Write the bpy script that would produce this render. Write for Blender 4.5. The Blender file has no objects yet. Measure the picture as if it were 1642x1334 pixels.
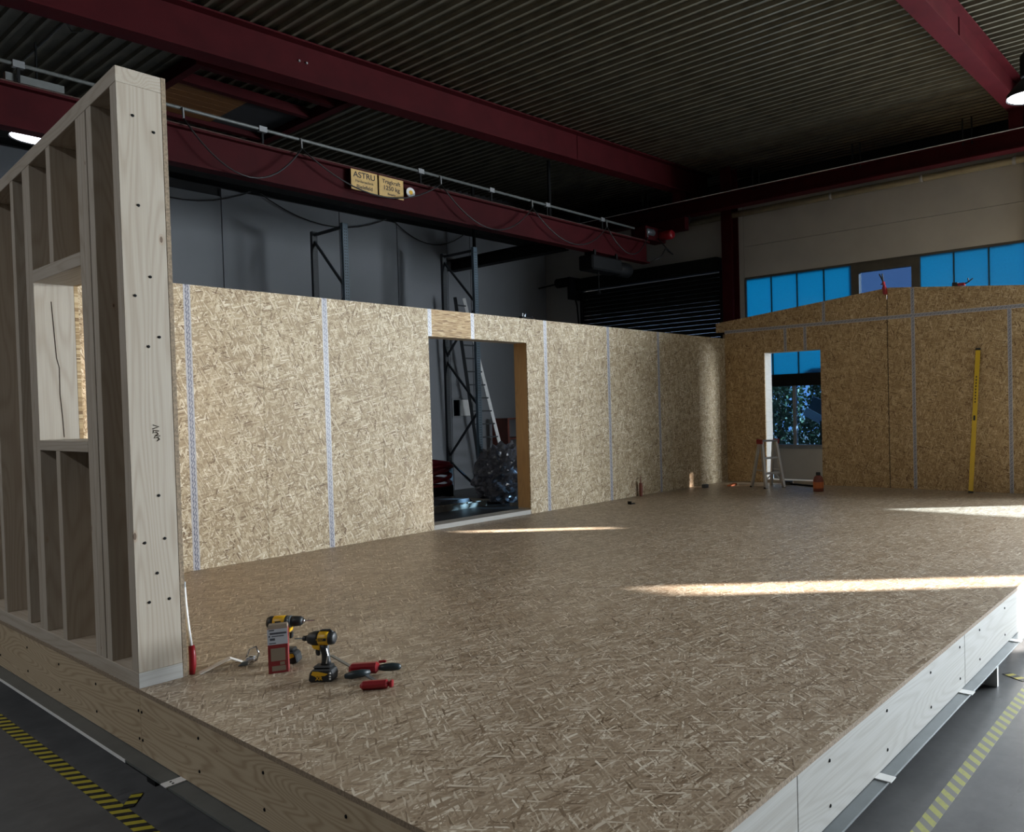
import bpy, math, random
from mathutils import Vector, Matrix
random.seed(7)
R = math.radians
scene = bpy.context.scene
col = scene.collection

# ------------------------------------------------------------ camera, world, sun, daylight, exposure
IW, IH = 1642.0, 1334.0
CX, CY, FPX = 1080.67, 678.85, 1252.04
def camera():
    yaw, pitch, roll = 0.63797781, -0.02198283, -0.02428714
    fwd = Vector((math.cos(yaw)*math.cos(pitch), math.sin(yaw)*math.cos(pitch), math.sin(pitch)))
    right = Vector((math.sin(yaw), -math.cos(yaw), 0)); up = right.cross(fwd)
    r2 = math.cos(roll)*right + math.sin(roll)*up; u2 = -math.sin(roll)*right + math.cos(roll)*up
    cd = bpy.data.cameras.new('camera'); co = bpy.data.objects.new('camera', cd); col.objects.link(co)
    m = Matrix.Identity(4)
    for i in range(3):
        m[i][0] = r2[i]; m[i][1] = u2[i]; m[i][2] = -fwd[i]
    m.translation = (-1.48822, -1.34471, 1.33758)
    co.matrix_world = m
    cd.sensor_fit = 'HORIZONTAL'; cd.sensor_width = 36.0; cd.lens = 36.0*FPX/IW
    cd.shift_x = (IW/2-CX)/IW; cd.shift_y = -(IH/2-CY)/IW
    cd.clip_start = 0.05; cd.clip_end = 300
    scene.camera = co
camera()
SUN_EL, SUN_AZ = R(12.3), (0.61, -0.79)
w = bpy.data.worlds.new('sky'); scene.world = w; w.use_nodes = True
bg = w.node_tree.nodes['Background']; bg.inputs[0].default_value = (0.42, 0.62, 1.0, 1); bg.inputs[1].default_value = 4.0
sd = bpy.data.lights.new('sun', 'SUN'); sd.energy = 95; sd.angle = R(0.5); sd.color = (1.0, 0.93, 0.87)
so = bpy.data.objects.new('sun', sd); col.objects.link(so)
tosun = Vector((SUN_AZ[0]*math.cos(SUN_EL), SUN_AZ[1]*math.cos(SUN_EL), math.sin(SUN_EL)))
so.rotation_euler = tosun.to_track_quat('Z', 'Y').to_euler(); so.location = (40, -50, 20)
# daylight entering through the two glazed bays of the end wall, right of the picture
for yc, wd, pw in ((-1.9, 3.8, 1800), (-6.2, 3.5, 3000), (-9.8, 3.4, 800)):
    ad = bpy.data.lights.new('window_daylight', 'AREA'); ad.shape = 'RECTANGLE'; ad.size = wd; ad.size_y = 3.5
    ad.energy = pw; ad.color = (0.86, 0.94, 1.0)
    ao = bpy.data.objects.new('window_daylight', ad); col.objects.link(ao)
    ao.location = (12.93, yc, 2.25); ao.rotation_euler = Vector((1, 0, 0)).to_track_quat('Z', 'Y').to_euler()
vs = scene.view_settings
vs.view_transform = 'Standard'; vs.look = 'None'; vs.exposure = -0.22; vs.gamma = 1.0; vs.use_curve_mapping = False

# ------------------------------------------------------------ node helpers and materials
class N:
    def __init__(s, name):
        s.m = bpy.data.materials.new(name); s.m.use_nodes = True; s.t = s.m.node_tree
        s.p = s.t.nodes['Principled BSDF']; s.out = s.t.nodes['Material Output']
    def n(s, typ, **kw):
        x = s.t.nodes.new(typ)
        for k, v in kw.items(): setattr(x, k, v)
        return x
    def l(s, a, b): s.t.links.new(a, b)
    def set(s, sock, v):
        if hasattr(v, 'is_linked') or hasattr(v, 'links'): s.l(v, sock)
        else: sock.default_value = v
    def math(s, op, a, b=None, c=None):
        x = s.n('ShaderNodeMath', operation=op)
        for i, v in enumerate((a, b, c)):
            if v is not None: s.set(x.inputs[i], v)
        return x.outputs[0]
    def mix(s, f, a, b, blend='MIX'):
        x = s.n('ShaderNodeMix', data_type='RGBA', blend_type=blend)
        s.set(x.inputs[0], f); s.set(x.inputs[6], a); s.set(x.inputs[7], b)
        return x.outputs[2]
    def ramp(s, f, stops, interp='LINEAR'):
        x = s.n('ShaderNodeValToRGB'); e = x.color_ramp.elements; x.color_ramp.interpolation = interp
        while len(e) < len(stops): e.new(0.5)
        for i, (pos, c) in enumerate(stops):
            e[i].position = pos; e[i].color = c if len(c) == 4 else (*c, 1)
        s.l(f, x.inputs[0]); return x.outputs[0]
    def obj(s): return s.n('ShaderNodeTexCoord').outputs['Object']
    def mapping(s, vec, loc=(0, 0, 0), rot=(0, 0, 0), scale=(1, 1, 1)):
        x = s.n('ShaderNodeMapping'); s.l(vec, x.inputs[0])
        x.inputs[1].default_value = loc; x.inputs[2].default_value = rot; x.inputs[3].default_value = scale
        return x.outputs[0]
    def noise(s, vec, scale, detail=3, rough=0.5, col=False):
        x = s.n('ShaderNodeTexNoise'); s.l(vec, x.inputs['Vector'])
        x.inputs['Scale'].default_value = scale; x.inputs['Detail'].default_value = detail; x.inputs['Roughness'].default_value = rough
        return x.outputs['Color' if col else 'Fac']
    def sep(s, v):
        x = s.n('ShaderNodeSeparateXYZ'); s.l(v, x.inputs[0]); return x.outputs
    def comb(s, a, b, c=0.0):
        x = s.n('ShaderNodeCombineXYZ'); s.set(x.inputs[0], a); s.set(x.inputs[1], b); s.set(x.inputs[2], c); return x.outputs[0]
    def bump(s, h, strength=0.2, dist=0.002):
        x = s.n('ShaderNodeBump'); x.inputs['Strength'].default_value = strength; x.inputs['Distance'].default_value = dist
        s.l(h, x.inputs['Height']); s.l(x.outputs[0], s.p.inputs['Normal'])
    def rand(s): return s.n('ShaderNodeObjectInfo').outputs['Random']

def c4(c): return (c[0], c[1], c[2], 1)
def plain(name, c, rough=0.5, metal=0.0, spec=0.5, var=0.12, scale=6.0, bump=0.0, coat=0.0):
    k = N(name); v = k.obj(); f = k.noise(v, scale, 4, 0.6)
    d = tuple(x*(1-var) for x in c); b = tuple(min(1, x*(1+var)) for x in c)
    k.l(k.ramp(f, [(0.3, d), (0.7, b)]), k.p.inputs['Base Color'])
    k.p.inputs['Roughness'].default_value = rough; k.p.inputs['Metallic'].default_value = metal
    k.p.inputs['Specular IOR Level'].default_value = spec; k.p.inputs['Coat Weight'].default_value = coat
    if bump: k.bump(k.noise(v, scale*8, 3), bump)
    return k.m

def osb(name, plane, angles, tones, rough=0.55, spec=0.35, length=13.0, width=95.0):
    """Oriented strand board: several layers of long pressed flakes, each with its own direction."""
    k = N(name); o = k.sep(k.obj())
    a, b = {'xz': (o[0], o[2]), 'yz': (o[1], o[2]), 'xy': (o[0], o[1])}[plane]
    uv = k.comb(a, b)
    wob = k.noise(uv, 6, 2, 0.5, col=True)
    x = k.n('ShaderNodeVectorMath', operation='MULTIPLY_ADD'); k.l(wob, x.inputs[0]); x.inputs[1].default_value = (0.016, 0.016, 0); k.l(uv, x.inputs[2])
    uv2 = x.outputs[0]
    dark, mid, light, pale = tones
    tone = None; h = None
    for i, (ang, keep) in enumerate(angles):
        m = k.mapping(uv2, loc=(i*3.17, i*1.73, 0), rot=(0, 0, R(ang)), scale=(1, 1, 1))
        m = k.mapping(m, scale=(length*(0.8+0.14*(i % 4)), width*(0.75+0.16*((i*2) % 5)), 1))
        v = k.n('ShaderNodeTexVoronoi', voronoi_dimensions='2D', feature='F1', distance='CHEBYCHEV'); k.l(m, v.inputs['Vector'])
        v.inputs['Scale'].default_value = 1.0; v.inputs['Randomness'].default_value = 1.0
        s = k.n('ShaderNodeSeparateColor'); k.l(v.outputs['Color'], s.inputs[0])
        if tone is None: tone = s.outputs[1]; h = s.outputs[1]
        else:
            msk = k.math('GREATER_THAN', s.outputs[0], keep)
            mm = k.n('ShaderNodeMix', data_type='FLOAT'); k.l(msk, mm.inputs[0]); k.l(tone, mm.inputs[2]); k.l(s.outputs[1], mm.inputs[3]); tone = mm.outputs[0]
    c = k.ramp(tone, [(0.0, dark), (0.12, tuple(0.35*a_+0.65*b_ for a_, b_ in zip(dark, mid))), (0.42, mid), (0.75, light), (0.92, tuple(0.5*a_+0.5*b_ for a_, b_ in zip(light, pale))), (1.0, pale)])
    big = k.noise(uv, 1.3, 3, 0.6)
    c = k.mix(0.35, c, k.ramp(big, [(0.3, (0.62, 0.56, 0.48)), (0.7, (1, 1, 1))]), 'MULTIPLY')
    gr = k.noise(k.mapping(uv, scale=(1, 1, 1)), 160, 2)
    c = k.mix(0.25, c, k.ramp(gr, [(0.3, (0.6, 0.55, 0.5)), (0.7, (1, 1, 1))]), 'MULTIPLY')
    k.l(c, k.p.inputs['Base Color']); k.p.inputs['Roughness'].default_value = rough; k.p.inputs['Specular IOR Level'].default_value = spec
    k.bump(tone, 0.25, 0.0015)
    return k.m

def wood(name, axis, base, dark, line=0.35, rings=38.0, knots=True, rough=0.62):
    """Sawn spruce: growth-ring lines along one axis, sparse dark knots."""
    k = N(name); v = k.obj(); r = k.rand()
    off = k.comb(k.math('MULTIPLY', r, 37.0), k.math('MULTIPLY', r, 11.0), k.math('MULTIPLY', r, 23.0))
    x = k.n('ShaderNodeVectorMath', operation='ADD'); k.l(v, x.inputs[0]); k.l(off, x.inputs[1]); v = x.outputs[0]
    sc = [5.0, 5.0, 5.0]; sc[axis] = 0.55
    f = k.noise(k.mapping(v, scale=tuple(sc)), 1.0, 1.5, 0.45)
    ln = k.math('SINE', k.math('MULTIPLY', f, rings*3.0))
    ln = k.math('MULTIPLY_ADD', ln, 0.5, 0.5)
    fs = [160.0]*3; fs[axis] = 3.0
    fine = k.noise(k.mapping(v, scale=tuple(fs)), 1.0, 2)
    c = k.mix(k.math('MULTIPLY', k.math('POWER', ln, 2.2), line), c4(base), c4(dark))
    c = k.mix(0.3, c, k.ramp(fine, [(0.3, (0.72, 0.68, 0.62)), (0.7, (1, 1, 1))]), 'MULTIPLY')
    tone = k.noise(k.mapping(v, scale=tuple(1.4 if i != axis else 0.4 for i in range(3))), 1.0, 2)
    c = k.mix(0.4, c, k.ramp(tone, [(0.3, (0.80, 0.76, 0.7)), (0.7, (1, 1, 1))]), 'MULTIPLY')
    if knots:
        ks = [6.5]*3; ks[axis] = 2.6
        vo = k.n('ShaderNodeTexVoronoi', feature='F1'); k.l(k.mapping(v, scale=tuple(ks)), vo.inputs['Vector']); vo.inputs['Scale'].default_value = 1.0
        s = k.n('ShaderNodeSeparateColor'); k.l(vo.outputs['Color'], s.inputs[0])
        size = k.math('MULTIPLY', k.math('GREATER_THAN', s.outputs[0], 0.62), k.math('MULTIPLY_ADD', s.outputs[1], 0.035, 0.014))
        kn = k.math('LESS_THAN', vo.outputs['Distance'], size)
        halo = k.math('LESS_THAN', vo.outputs['Distance'], k.math('MULTIPLY', size, 1.7))
        c = k.mix(k.math('MULTIPLY', halo, 0.25), c, (0.33, 0.2, 0.11, 1))
        c = k.mix(k.math('MULTIPLY', kn, 0.8), c, (0.09, 0.05, 0.03, 1))
    k.l(c, k.p.inputs['Base Color']); k.p.inputs['Roughness'].default_value = rough; k.p.inputs['Specular IOR Level'].default_value = 0.3
    k.bump(fine, 0.12, 0.001)
    return k.m

def tape_mat(name, along, across, centre=0.0):
    """White jointing tape with two rows of grey-blue printed dashes; coordinates local to the tape."""
    k = N(name); o = k.sep(k.obj()); al, ac = o[along], o[across]
    m = None
    for (r, ph) in ((-0.011, 0.0), (-0.005, 0.4), (0.006, 0.15), (0.013, 0.6)):
        inrow = k.math('LESS_THAN', k.math('ABSOLUTE', k.math('SUBTRACT', ac, r)), 0.0026)
        fr = k.math('FRACT', k.math('MULTIPLY_ADD', al, 17.0, ph))
        d = k.math('MULTIPLY', inrow, k.math('LESS_THAN', fr, 0.66))
        m = d if m is None else k.math('MAXIMUM', m, d)
    k.l(k.mix(m, (0.40, 0.39, 0.41, 1), (0.07, 0.075, 0.12, 1)), k.p.inputs['Base Color'])
    k.p.inputs['Roughness'].default_value = 0.35
    return k.m

def hazard_mat(name, along, yel, blk, wear):
    k = N(name); v = k.obj(); o = k.sep(v)
    ac = o[0] if along == 1 else o[1]
    f = k.math('FRACT', k.math('MULTIPLY', k.math('ADD', o[along], k.math('MULTIPLY', ac, 0.75 if along == 1 else -0.9)), 1/0.085))
    c = k.mix(k.math('GREATER_THAN', f, 0.5), c4(yel), c4(blk))
    n = k.ramp(k.noise(v, 45, 4, 0.7), [(0.5, (0, 0, 0)), (0.62, (1, 1, 1))])
    c = k.mix(k.math('MULTIPLY', n, wear), c, (0.2, 0.19, 0.17, 1))
    k.l(c, k.p.inputs['Base Color']); k.p.inputs['Roughness'].default_value = 0.5
    return k.m

def concrete():
    k = N('hall_concrete'); v = k.obj()
    a = k.noise(v, 1.1, 5, 0.65); b = k.noise(v, 14, 4, 0.6)
    c = k.ramp(a, [(0.25, (0.075, 0.077, 0.08)), (0.75, (0.15, 0.15, 0.148))])
    c = k.mix(0.5, c, k.ramp(b, [(0.35, (0.6, 0.6, 0.6)), (0.7, (1, 1, 1))]), 'MULTIPLY')
    st = k.ramp(k.noise(k.mapping(v, scale=(1.7, 5, 1)), 2.3, 4, 0.7), [(0.62, (0, 0, 0)), (0.72, (1, 1, 1))])
    c = k.mix(k.math('MULTIPLY', st, 0.5), c, (0.035, 0.034, 0.033, 1))
    k.l(c, k.p.inputs['Base Color']); k.p.inputs['Roughness'].default_value = 0.42
    k.bump(b, 0.1, 0.002)
    return k.m

def translucent(name, c, gloss=0.08):
    k = N(name); v = k.obj()
    f = k.noise(v, 30, 4, 0.6); cc = k.ramp(f, [(0.3, tuple(x*0.88 for x in c)), (0.7, c)])
    t = k.n('ShaderNodeBsdfTranslucent'); k.l(cc, t.inputs[0])
    d = k.n('ShaderNodeBsdfDiffuse'); d.inputs[0].default_value = c4(tuple(x*0.25 for x in c))
    a = k.n('ShaderNodeAddShader'); k.l(t.outputs[0], a.inputs[0]); k.l(d.outputs[0], a.inputs[1])
    g = k.n('ShaderNodeBsdfGlossy'); g.inputs['Roughness'].default_value = 0.25
    m = k.n('ShaderNodeMixShader'); m.inputs[0].default_value = gloss
    k.l(a.outputs[0], m.inputs[1]); k.l(g.outputs[0], m.inputs[2]); k.l(m.outputs[0], k.out.inputs[0])
    return k.m

def clear_glass(name, tint, gloss=0.06):
    k = N(name); t = k.n('ShaderNodeBsdfTransparent'); t.inputs[0].default_value = c4(tint)
    g = k.n('ShaderNodeBsdfGlossy'); g.inputs['Roughness'].default_value = 0.03; g.inputs['Color'].default_value = (0.8, 0.9, 1, 1)
    m = k.n('ShaderNodeMixShader'); m.inputs[0].default_value = gloss
    k.l(t.outputs[0], m.inputs[1]); k.l(g.outputs[0], m.inputs[2]); k.l(m.outputs[0], k.out.inputs[0])
    return k.m

def emit(name, c, s):
    k = N(name); k.p.inputs['Base Color'].default_value = c4(c)
    k.p.inputs['Emission Color'].default_value = c4(c); k.p.inputs['Emission Strength'].default_value = s
    return k.m

WA = [(0, 0), (85, 0.55), (48, 0.62), (128, 0.62), (15, 0.68), (105, 0.66), (165, 0.72), (66, 0.76)]
FA = [(0, 0), (12, 0.5), (-14, 0.55), (28, 0.6), (-32, 0.66), (5, 0.55), (58, 0.78), (-62, 0.8)]
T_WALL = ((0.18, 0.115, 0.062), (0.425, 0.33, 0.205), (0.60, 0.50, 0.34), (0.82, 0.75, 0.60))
T_FLOOR = ((0.15, 0.10, 0.06), (0.33, 0.25, 0.17), (0.43, 0.345, 0.25), (0.74, 0.67, 0.55))
M = {}
M['osb_long'] = osb('osb_long_wall', 'xz', WA, T_WALL)
M['osb_warm'] = osb('osb_warm_sheet', 'xz', WA[::-1], ((0.22, 0.12, 0.05), (0.46, 0.30, 0.14), (0.58, 0.41, 0.21), (0.7, 0.55, 0.33)))
M['osb_end'] = osb('osb_gable_wall', 'yz', WA, ((0.17, 0.09, 0.035), (0.42, 0.28, 0.135), (0.56, 0.40, 0.21), (0.74, 0.58, 0.36)))  # board tones made warmer and darker, the gable's shade put into the colour
M['osb_floor'] = osb('osb_floor', 'xy', FA, T_FLOOR, rough=0.42, spec=0.5, length=12.0, width=105)
M['osb_edge'] = plain('osb_cut_edge', (0.24, 0.18, 0.12), 0.8, var=0.4, scale=90)
SP, SD = (0.46, 0.405, 0.335), (0.31, 0.245, 0.175)
for i, a in enumerate('xyz'):
    M['wood_'+a] = wood('spruce_along_'+a, i, SP, SD)
M['rim_y'] = wood('rim_board_along_y', 1, (0.50, 0.40, 0.27), (0.27, 0.18, 0.1), line=0.5, rings=80)
M['rim_x'] = wood('rim_board_along_x', 0, (0.45, 0.445, 0.425), (0.31, 0.285, 0.25), line=0.3)
M['jamb'] = wood('warm_jamb_wood', 2, (0.52, 0.34, 0.16), (0.36, 0.22, 0.1), line=0.3)
M['tape_long'] = tape_mat('joint_tape_on_long_wall', 2, 0)
M['tape_end'] = tape_mat('joint_tape_on_gable', 2, 1)
M['tape_endh'] = tape_mat('joint_tape_level_on_gable', 1, 2)
M['hazard_y'] = hazard_mat('hazard_tape_yellow_black', 1, (0.42, 0.36, 0.03), (0.012, 0.012, 0.012), 0.15)
M['hazard_x'] = hazard_mat('hazard_tape_faded', 0, (0.38, 0.38, 0.10), (0.19, 0.19, 0.17), 0.35)
M['concrete'] = concrete()
M['asphalt'] = plain('yard_asphalt', (0.16, 0.16, 0.16), 0.9)
M['red_steel'] = plain('oxide_red_paint', (0.04, 0.0045, 0.006), 0.55, spec=0.08, var=0.2, scale=3)
M['rust_top'] = plain('rusty_flange', (0.05, 0.02, 0.015), 0.8, var=0.5, scale=20)
M['roof_sheet'] = plain('galvanised_roof_sheet', (0.125, 0.114, 0.083), 0.36, metal=0.4, var=0.3, scale=2.2)
M['white_wall'] = plain('white_hall_wall', (0.36, 0.35, 0.335), 0.7, var=0.06, scale=1.5)
M['panel_wall'] = plain('grey_white_insulated_panel', (0.20, 0.21, 0.23), 0.55, var=0.05, scale=1.0)
M['dark_grey_wall'] = plain('dark_grey_hall_wall', (0.05, 0.05, 0.052), 0.7)
M['dark_clad'] = plain('dark_wall_cladding', (0.02, 0.02, 0.022), 0.8)
M['dark_metal'] = plain('black_steel', (0.007, 0.0072, 0.0075), 0.65, var=0.2, spec=0.15)
M['shutter'] = plain('roller_shutter_slat_paint', (0.010, 0.0115, 0.011), 0.85, var=0.2, spec=0.05)
M['rack_dark'] = plain('rack_steel_dark', (0.02, 0.025, 0.03), 0.5)
M['rack_blue'] = plain('rack_steel_blue_grey', (0.10, 0.15, 0.19), 0.45)
M['olive_frame'] = plain('olive_grey_window_frame', (0.06, 0.055, 0.045), 0.5)
M['grey_frame'] = plain('grey_aluminium_frame', (0.22, 0.23, 0.24), 0.4, metal=0.3)
M['blue_glass'] = translucent('blue_profiled_glass', (0.010, 0.106, 0.168))
M['blue_rib'] = translucent('pale_blue_glass_joint', (0.035, 0.13, 0.16))
M['clear'] = clear_glass('clear_pane', (0.72, 0.84, 0.95))
M['dim_pane'] = clear_glass('sun_dimming_pane', (0.30, 0.28, 0.27), 0.04)  # tint of an unseen pane, added to dim the sun patch indoors
M['vent_glass'] = clear_glass('pale_vent_pane', (0.17, 0.22, 0.28))
M['tint_glass'] = clear_glass('tinted_lower_pane', (0.26, 0.37, 0.47), 0.05)
M['galv'] = plain('galvanised_steel', (0.25, 0.255, 0.26), 0.4, metal=0.6)
M['pipe_grey'] = plain('grey_conduit', (0.10, 0.105, 0.10), 0.45)
M['pipe_tan'] = plain('tan_pipe', (0.36, 0.31, 0.20), 0.5)
M['cable'] = plain('black_cable_rubber', (0.008, 0.008, 0.008), 0.5)
M['brass'] = plain('yellowed_sign_plate', (0.56, 0.36, 0.12), 0.45, var=0.2, scale=8)
M['ink'] = plain('dark_ink', (0.03, 0.018, 0.01), 0.6)
M['white'] = plain('white_plastic', (0.75, 0.75, 0.74), 0.4, var=0.05)
M['yellow'] = plain('tool_yellow', (0.72, 0.40, 0.012), 0.4, var=0.08)
M['level_yellow'] = plain('level_yellow', (0.62, 0.40, 0.008), 0.4, var=0.05)
M['black'] = plain('black_rubber', (0.012, 0.013, 0.014), 0.5)
M['teal_grip'] = plain('dark_teal_grip', (0.012, 0.022, 0.026), 0.45)
M['red'] = plain('red_plastic', (0.26, 0.008, 0.014), 0.35, var=0.12)
M['red_box'] = plain('red_cardboard', (0.20, 0.014, 0.014), 0.6, var=0.1)
M['kraft'] = plain('kraft_print', (0.22, 0.17, 0.12), 0.7)
M['label_grey'] = plain('pale_label', (0.46, 0.48, 0.52), 0.6, var=0.05)
M['label_dark'] = plain('dark_label_bar', (0.06, 0.065, 0.08), 0.6)
M['gunmetal'] = plain('grey_gear_case', (0.16, 0.18, 0.19), 0.35, metal=0.6)
M['chrome'] = plain('bright_steel', (0.62, 0.63, 0.65), 0.18, metal=1.0)
M['alu'] = plain('ladder_aluminium', (0.50, 0.50, 0.50), 0.35, metal=0.7)
M['lamp_on'] = emit('lit_lamp_lens', (0.86, 0.9, 1.0), 9.0)
M['film'] = plain('stretch_film', (0.15, 0.15, 0.17), 0.14, spec=0.5, var=0.5, scale=9)
M['hose'] = plain('red_hose', (0.22, 0.012, 0.02), 0.4)
M['hatch_wood'] = wood('hatch_boards', 0, (0.20, 0.085, 0.025), (0.1, 0.04, 0.015))
M['leaf'] = plain('hedge_leaf', (0.055, 0.11, 0.05), 0.6, var=0.5, scale=3)
M['bark'] = plain('bark', (0.06, 0.045, 0.03), 0.9)
M['pale_blue'] = plain('pale_blue_board', (0.55, 0.75, 0.95), 0.5)
M['orange'] = plain('orange_plastic', (0.45, 0.12, 0.03), 0.5)
M['brown_red'] = plain('brown_red_cartridge', (0.16, 0.035, 0.02), 0.5)
M['grey_sheet'] = plain('darkened_white_sheet', (0.09, 0.09, 0.095), 0.6)  # white sheet darkened, shade of the dim corner put into its colour
M['paper'] = plain('white_card', (0.62, 0.58, 0.54), 0.7, var=0.05)

# ------------------------------------------------------------ mesh helpers
class MB:
    def __init__(s): s.v = []; s.f = []
    def add(s, vs_, fs_):
        b = len(s.v); s.v += [tuple(v) for v in vs_]; s.f += [tuple(i+b for i in f) for f in fs_]; return s
    def box(s, x0, x1, y0, y1, z0, z1):
        return s.hexa([(x0, y0, z0), (x1, y0, z0), (x1, y1, z0), (x0, y1, z0), (x0, y0, z1), (x1, y0, z1), (x1, y1, z1), (x0, y1, z1)])
    def hexa(s, p):
        return s.add(p, [(3, 2, 1, 0), (4, 5, 6, 7), (0, 1, 5, 4), (1, 2, 6, 5), (2, 3, 7, 6), (3, 0, 4, 7)])
    def obox(s, c, size, rot):
        h = Vector(size)/2; c = Vector(c)
        pts = [Vector((sx*h.x, sy*h.y, sz*h.z)) for sz in (-1, 1) for sx, sy in ((-1, -1), (1, -1), (1, 1), (-1, 1))]
        return s.hexa([c + rot @ q for q in pts])
    def bar(s, a, b, wd, hg, up=(0, 0, 1)):
        a = Vector(a); b = Vector(b); d = (b-a); L = d.length; d.normalize()
        u = Vector(up); r = d.cross(u)
        if r.length < 1e-4: r = d.cross(Vector((0, 1, 0)))
        r.normalize(); u = r.cross(d)
        m = Matrix((d, r, u)).transposed()
        return s.obox((a+b)/2, (L, wd, hg), m)
    def prism(s, poly, axis, a, b):
        n = len(poly)
        def pt(q, h): return {0: (h, q[0], q[1]), 1: (q[0], h, q[1]), 2: (q[0], q[1], h)}[axis]
        vs_ = [pt(q, a) for q in poly] + [pt(q, b) for q in poly]
        fs_ = [tuple(range(n-1, -1, -1)), tuple(range(n, 2*n))] + [(i, (i+1) % n, n+(i+1) % n, n+i) for i in range(n)]
        return s.add(vs_, fs_)
    def tube(s, pts, r, n=8, caps=True):
        pts = [Vector(p) for p in pts]; rs = r if isinstance(r, (list, tuple)) else [r]*len(pts)
        vs_ = []; prev = None
        for i, p in enumerate(pts):
            d = (pts[min(i+1, len(pts)-1)] - pts[max(i-1, 0)]).normalized()
            if prev is None:
                u = Vector((0, 0, 1)) if abs(d.z) < 0.9 else Vector((1, 0, 0))
                u = (u - d*u.dot(d)).normalized()
            else: u = (prev - d*prev.dot(d)).normalized()
            prev = u; w_ = d.cross(u)
            for k in range(n):
                a = 2*math.pi*k/n; vs_.append(p + (u*math.cos(a) + w_*math.sin(a))*rs[i])
        fs_ = [(i*n+k, i*n+(k+1) % n, (i+1)*n+(k+1) % n, (i+1)*n+k) for i in range(len(pts)-1) for k in range(n)]
        if caps: fs_ += [tuple(range(n-1, -1, -1)), tuple((len(pts)-1)*n+k for k in range(n))]
        return s.add(vs_, fs_)
    def lathe(s, prof, n=16, axis=2, o=(0, 0, 0)):
        vs_ = []
        for r, h in prof:
            for k in range(n):
                a = 2*math.pi*k/n; c, d = r*math.cos(a), r*math.sin(a)
                q = {2: (c, d, h), 0: (h, c, d), 1: (d, h, c)}[axis]
                vs_.append((q[0]+o[0], q[1]+o[1], q[2]+o[2]))
        m = len(prof)
        fs_ = [(i*n+k, i*n+(k+1) % n, (i+1)*n+(k+1) % n, (i+1)*n+k) for i in range(m-1) for k in range(n)]
        fs_ += [tuple(range(n-1, -1, -1)), tuple((m-1)*n+k for k in range(n))]
        return s.add(vs_, fs_)
    def mesh(s, name, mat, smooth=False):
        me = bpy.data.meshes.new(name); me.from_pydata(s.v, [], s.f); me.update()
        me.materials.append(M[mat] if isinstance(mat, str) else mat)
        if smooth:
            for p in me.polygons: p.use_smooth = True
        return me
    def build(s, name, mat, parent=None, loc=None, bevel=0, smooth=False, local=False):
        return link(name, s.mesh(name, mat, smooth), parent, loc, bevel, local)

WM = {}
def link(name, me, parent=None, loc=None, bevel=0, local=False):
    o = bpy.data.objects.new(name, me); col.objects.link(o)
    if loc is not None: o.location = loc
    if parent is not None:
        o.parent = parent
        if not local: o.matrix_parent_inverse = WM.get(parent.name, Matrix.Identity(4)).inverted()
    WM[o.name] = Matrix.Identity(4) if loc is None else Matrix.Translation(loc)
    if local: WM[o.name] = Matrix.Identity(4)
    if bevel:
        b = o.modifiers.new('bevel', 'BEVEL'); b.width = bevel; b.segments = 1; b.limit_method = 'ANGLE'
    return o
def tag(o, label, cat, group=None, kind=None):
    o['label'] = label; o['category'] = cat
    if group: o['group'] = group
    if kind: o['kind'] = kind
    return o
def thing(name, label, cat, loc=(0, 0, 0), rz=0.0, group=None, kind=None):
    o = bpy.data.objects.new(name, None); col.objects.link(o); o.empty_display_size = 0.1
    o.location = loc; o.rotation_euler = (0, 0, rz)
    WM[o.name] = Matrix.Translation(loc) @ Matrix.Rotation(rz, 4, 'Z')
    return tag(o, label, cat, group, kind)
def B(*a): return MB().box(*a)
def text(body, size, mat, name, parent, mtx, local=False, extrude=0.0008, align='LEFT'):
    cu = bpy.data.curves.new('lettering', 'FONT'); cu.body = body; cu.size = size; cu.extrude = extrude; cu.align_x = align; cu.offset = size*0.018
    t = bpy.data.objects.new('lettering', cu); col.objects.link(t)
    bpy.context.view_layer.update()
    me = bpy.data.meshes.new_from_object(t.evaluated_get(bpy.context.evaluated_depsgraph_get()))
    bpy.data.objects.remove(t); me.transform(mtx); me.materials.clear(); me.materials.append(M[mat])
    return link(name, me, parent, local=local)
def frame_m(origin, xdir, ydir):
    x = Vector(xdir).normalized(); y = Vector(ydir); y = (y - x*y.dot(x)).normalized(); z = x.cross(y)
    m = Matrix((x, y, z)).transposed().to_4x4(); m.translation = origin; return m

# ============================================================ THE HALL
GZ = -0.47
X0, X1, Y0, Y1 = -8.0, 13.0, -12.0, 13.5
def roof(x): return 6.06 + 0.038*x
tag(B(X0-0.3, X1+0.3, Y0-0.3, Y1+0.3, GZ-0.2, GZ).build('floor', 'concrete'), 'dark grey concrete hall floor around the timber platform', 'floor', kind='structure')
tag(B(X1+0.3, 45, -60, 45, GZ-0.25, GZ-0.1).build('yard_ground', 'asphalt'), 'grey yard ground outside the hall windows', 'ground', kind='structure')
tag(B(X0, X1+0.3, -60, Y0-0.3, GZ-0.25, GZ-0.1).build('yard_ground', 'asphalt'), 'grey yard ground outside along the right hall wall', 'ground', kind='structure')

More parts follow.
